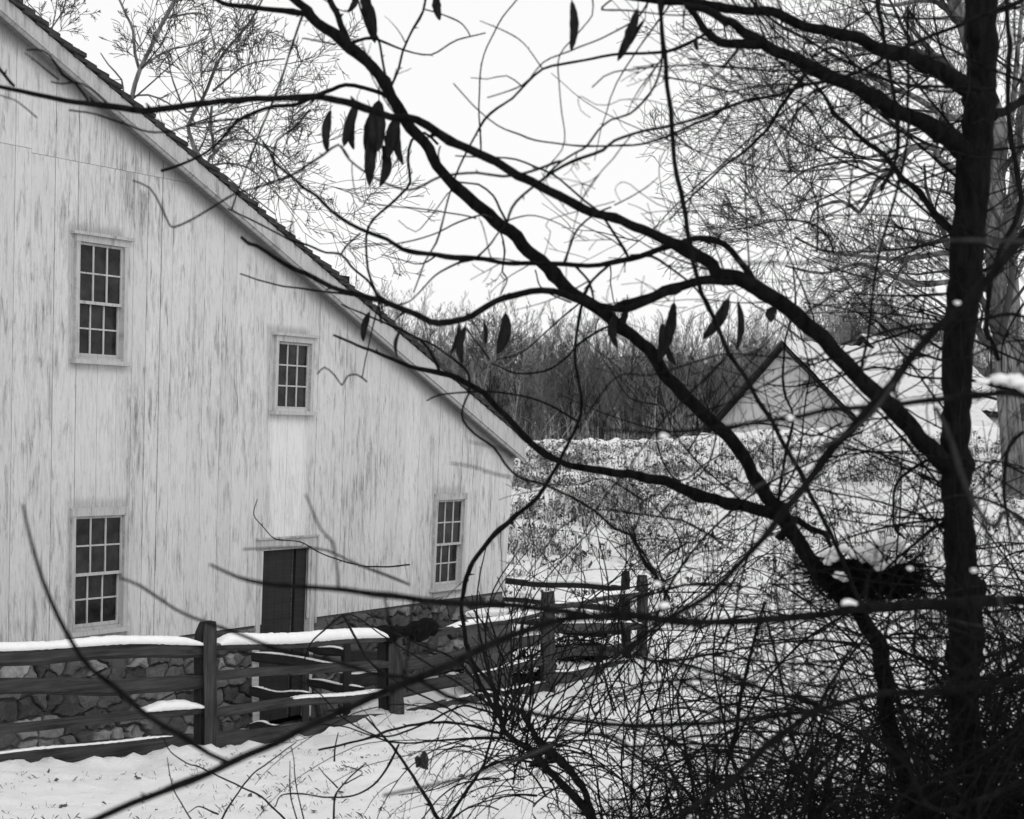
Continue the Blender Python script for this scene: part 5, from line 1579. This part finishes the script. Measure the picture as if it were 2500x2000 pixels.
def brushpile(x0, x1, y0, Y, h, nst, seed, label):
    rr = random.Random(seed); mb = MB()
    X0, X1 = Xof(x0, Y), Xof(x1, Y); z0 = G((X0 + X1) / 2, Y)
    for k in range(nst):
        f = rr.random(); env = math.sin(math.pi * (.1 + .8 * f))
        c = np.array([X0 + (X1 - X0) * f, Y + rr.gauss(0, .18), z0 + rr.random() ** 1.3 * h * env])
        d = np.array([rr.gauss(0, 1), rr.gauss(0, .6), rr.gauss(0, .35)]); d /= np.linalg.norm(d); l_ = rr.uniform(.15, .5)
        thick = rr.uniform(.03, .07) if k < 7 else rr.uniform(.004, .014)
        tube(mb, [c - d * l_, c - d * l_ * .3 + np.array([0, 0, rr.gauss(0, .02)]), c + d * l_ * .4, c + d * l_ + np.array([0, 0, rr.gauss(0, .03)])], [thick, thick * .95, thick * .85, thick * .6], 6)
    tag(mb.build('brush_pile', M['bark_dark'], None, True), label, 'brush pile', 'brush piles by the fence')
brushpile(1130, 1335, 1650, 23.2, .55, 150, 5, 'dark heap of brush and logs behind the fence below the barn corner')
brushpile(1345, 1470, 1640, 25.2, .5, 110, 6, 'smaller dark heap of brush between the last two fence posts')

def dryleaf(name, outline, x, y, Y, label, matl='leaf'):
    P = [px(x + a, y + b, Y + .02 * math.sin(a * .4 + b * .2)) for a, b in outline]
    c = px(x, y, Y - .02); n = len(P); mb = MB()
    V = P + [c] + [p + np.array([0, .002, 0]) for p in P] + [c + np.array([0, .002, 0])]
    T = [(k, (k + 1) % n, n) for k in range(n)] + [(n + 1 + (k + 1) % n, n + 1 + k, 2 * n + 1) for k in range(n)]
    Q = [(k, n + 1 + k, n + 1 + (k + 1) % n, (k + 1) % n) for k in range(n)]
    mb.add(V, Q, T)
    tube(mb, [px(x - 2, y - 30, Y), px(x, y - 18, Y), px(x, y, Y)], [.0012, .0012, .0012], 4)
    return tag(mb.build(name, M[matl], None, False), label, 'leaf')
dryleaf('dry_leaf', [(-18, -4), (-12, -12), (-6, -8), (2, -22), (8, -24), (14, -12), (17, -2), (15, 12), (16, 24), (4, 22), (-6, 17), (-14, 19), (-16, 8)], 1030, 1856, 8.0, 'single curled dry leaf hanging over the snow left of the rose bush')

# --- tangled thicket, lower right
tk = MB(); rr = random.Random(51)
def arch(X, Y, z, hd, el, Ln, g_, r_, n=26, wob=.06):
    d = np.array([math.cos(hd) * math.cos(el), math.sin(hd) * math.cos(el), math.sin(el)])
    P = [np.array([X, Y, z])]
    curl = np.array([rr.gauss(0, .06), rr.gauss(0, .06), rr.gauss(0, .015)])
    for i in range(n):
        d = d + curl + np.array([rr.gauss(0, wob), rr.gauss(0, wob), -g_ + rr.gauss(0, wob)]); d /= np.linalg.norm(d)
        P.append(P[-1] + d * Ln / n)
    P = np.array(P); rad = np.linspace(r_, r_ * .35, n + 1)
    return P, rad
def visible(P):
    x = CX + F * P[:, 0] / P[:, 1]; y = HY - F * P[:, 2] / P[:, 1]
    return x, y
placed = 0; tries = 0
def limit(x):      # how high the tangle may reach, in photo rows
    return np.interp(x, [1380, 1550, 1750, 2000, 2200, 2500, 2900], [2000, 1800, 1560, 1300, 1060, 900, 880])
while placed < 1250 and tries < 16000:
    tries += 1
    Y = rr.uniform(4.2, 9.5); x = 1600 + 1300 * rr.random() ** .6
    X = Xof(x, Y); z = G(X, Y) + rr.uniform(0, .5)
    P, rad = arch(X, Y, z, rr.uniform(0, 6.28), rr.uniform(.2, 1.5), rr.uniform(1.1, 3.2), rr.uniform(.02, .11), .0016 + .0055 * rr.random() ** 2.2)
    ok = P[:, 1] > 3.0
    xx, yy = visible(P)
    bad = (~ok) | (xx < 1480 + 120 * math.sin(tries)) | (yy < limit(xx) - rr.expovariate(1 / 90.))
    if bad.any():
        i = int(np.argmax(bad))
        if i < 8: continue
        P = P[:i]; rad = rad[:i]
    tube(tk, P, rad, 4, rr.random() * .3)
    for i in range(3, len(P) - 1, 3):
        if rr.random() < .18: curlgrow(tk, P[i], (P[i + 1] - P[i]) / .05 + np.array([rr.gauss(0, 1), rr.gauss(0, .6), rr.gauss(0, 1)]), rr.uniform(.12, .4), rad[i] * .6, 1, rr)
    placed += 1
for k in range(480):
    Y = rr.uniform(4.5, 8); x = rr.uniform(2200, 2800); X = Xof(x, Y); z = G(X, Y) + rr.uniform(0, 1.3)
    P, rad = arch(X, Y, z, rr.uniform(0, 6.28), rr.uniform(.1, 1.5), rr.uniform(.8, 2.2), rr.uniform(.02, .11), .0018 + .005 * rr.random() ** 2)
    xx, yy = visible(P)
    bad = (xx < 2150 + rr.uniform(0, 200)) | (yy < 860 + 200 * rr.random()) | (P[:, 1] < 3.2)
    if bad.any():
        i = int(np.argmax(bad))
        if i < 6: continue
        P = P[:i]; rad = rad[:i]
    tube(tk, P, rad, 4, rr.random() * .3)
    for i in range(3, len(P) - 1, 4):
        if rr.random() < .25: curlgrow(tk, P[i], (P[i + 1] - P[i]) / .05 + np.array([rr.gauss(0, 1), rr.gauss(0, .6), rr.gauss(0, 1)]), rr.uniform(.12, .4), rad[i] * .6, 1, rr)
t_ = tk.build('thicket', M['bark_dark'], None, True)
tag(t_, 'dense dark tangle of vines and brush filling the lower right corner', 'thicket', None, 'stuff')
T0.done(); T1.done()

# --- sparser arching briars before the field, right of the bush
ab = MB(); rr = random.Random(61)
for k in range(430):
    Y = rr.uniform(5.5, 11.5); x = rr.uniform(1450, 2500); X = Xof(x, Y); z = G(X, Y)
    P, rad = arch(X, Y, z, rr.uniform(0, 6.28), rr.uniform(.55, 1.45), rr.uniform(1.8, 4.0), rr.uniform(.04, .12), .0024 + .0052 * rr.random() ** 1.5, 40, .03)
    xx, yy = visible(P)
    if (xx < 1300).any(): continue
    tube(ab, P, rad, 4)
    for i in range(6, 33, 3):
        if rr.random() < .22: curlgrow(ab, P[i], (P[i + 1] - P[i]) / .08 + np.array([rr.gauss(0, 1), rr.gauss(0, .6), rr.gauss(0, 1)]), rr.uniform(.12, .45), rad[i] * .6, 1, rr)
tag(ab.build('briars', M['bark_dark'], None, True), 'loose arching briars standing in the snow beside the thicket', 'briars', None, 'stuff')

# ------------------------------------------------------------ ground cover
gr = MB(); rr = random.Random(71)
for k in range(7000):
    Y = 10.8 + 12 * rr.random() ** 1.3; X = rr.uniform(-5.5, 6.0)
    if nz(X * 1.3, Y * 1.3, 3) < rr.uniform(-.25, .35): continue
    z = GG(X, Y)
    for b in range(rr.randrange(1, 5)):
        h = .006 + .04 * rr.random() ** 2; a = rr.uniform(0, 6.28); l_ = rr.uniform(0, .05)
        x0, y0 = X + rr.gauss(0, .015), Y + rr.gauss(0, .015)
        w = rr.uniform(.0007, .0018)
        gr.add([(x0 - w, y0, z - .01), (x0 + w, y0, z - .01), (x0 + math.cos(a) * l_ + w * .5, y0 + math.sin(a) * l_, z + h), (x0 + math.cos(a) * l_ * 1.5, y0 + math.sin(a) * l_ * 1.5, z + h * 1.15)], [(0, 1, 2, 3)], None, rr.random() * .25)
tag(gr.build('grass', M['weed'], None, False), 'short dead grass blades poking through the thin snow', 'grass', None, 'stuff')

lv = MB()
for k in range(55):
    Y = rr.uniform(11.2, 16); X = rr.uniform(-5, 3.5); z = GG(X, Y); s_ = rr.uniform(.015, .04)
    u = np.array([rr.gauss(0, 1), rr.gauss(0, 1), rr.gauss(0, .5)]); u /= np.linalg.norm(u); v = np.cross(u, (rr.gauss(0, .4), rr.gauss(0, .4), 1)); v /= np.linalg.norm(v)
    c = np.array([X, Y, z + .012]); V = [c + u * s_, c + (u + v) * s_ * .5, c + v * s_ * .8, c + (v - u) * s_ * .4, c - u * s_ * .9, c - v * s_ * .6 + np.array([0, 0, .01])]
    lv.add(V, [(0, 1, 2, 3), (0, 3, 4, 5)], None, .1)
tag(lv.build('fallen_leaves', M['weed'], None, False), 'a few dark dead leaves scattered on the snow', 'leaves', None, 'stuff')

wm_ = MB()
for k in range(15000):
    Y = rr.uniform(28.5, 57); X = Xof(rr.uniform(1200, 2500), Y)
    xpx = CX + F * X / Y; z = GG(X, Y); yp = HY - F * z / Y
    dens = .13 + 0.95 * math.exp(-((xpx - 1350) / 210) ** 2 - ((yp - 1245) / 95) ** 2) + .2 * math.exp(-((yp - 1150) / 40) ** 2)
    if rr.random() > dens * (.55 + 1.1 * max(-.5, 2.2 * nz(X * .45, Y * .35, 4) + .9 * nz(X * 1.7, Y * 1.3, 8))): continue
    tall = rr.random() < .3
    for b in range(rr.randrange(2, 6)):
        h = rr.uniform(.15, .6) if tall else rr.uniform(.04, .22)
        a = rr.uniform(0, 6.28); l_ = h * rr.uniform(.1, .8); x0, y0 = X + rr.gauss(0, .06), Y + rr.gauss(0, .06)
        P = [(x0, y0, z - .03), (x0 + math.cos(a) * l_ * .4, y0 + math.sin(a) * l_ * .4, z + h * .7), (x0 + math.cos(a) * l_, y0 + math.sin(a) * l_, z + h), (x0 + math.cos(a) * l_ * 1.5, y0 + math.sin(a) * l_ * 1.5, z + h * .85)]
        tube(wm_, P, [.009, .008, .006, .004], 3, rr.random() ** 2 if not (b == 0 and rr.random() < .5) else 1.0)
        if rr.random() < .7:
            for q in range(3):
                c = np.array(P[2]) + np.array([rr.gauss(0, .06), rr.gauss(0, .06), rr.gauss(-.03, .05)]); s_ = rr.uniform(.02, .06)
                u = np.array([rr.gauss(0, 1) for _ in range(3)]) * s_; v = np.array([rr.gauss(0, 1) for _ in range(3)]) * s_
                wm_.add([c - u * .6, c + v * .4, c + u * .6, c - v * .5], [(0, 1, 2, 3)], None, rr.random() * .2)
tag(wm_.build('weeds', M['weed'], None, False), 'dead weeds and brush poking through snow on the bank beyond the barn', 'weeds', None, 'stuff')
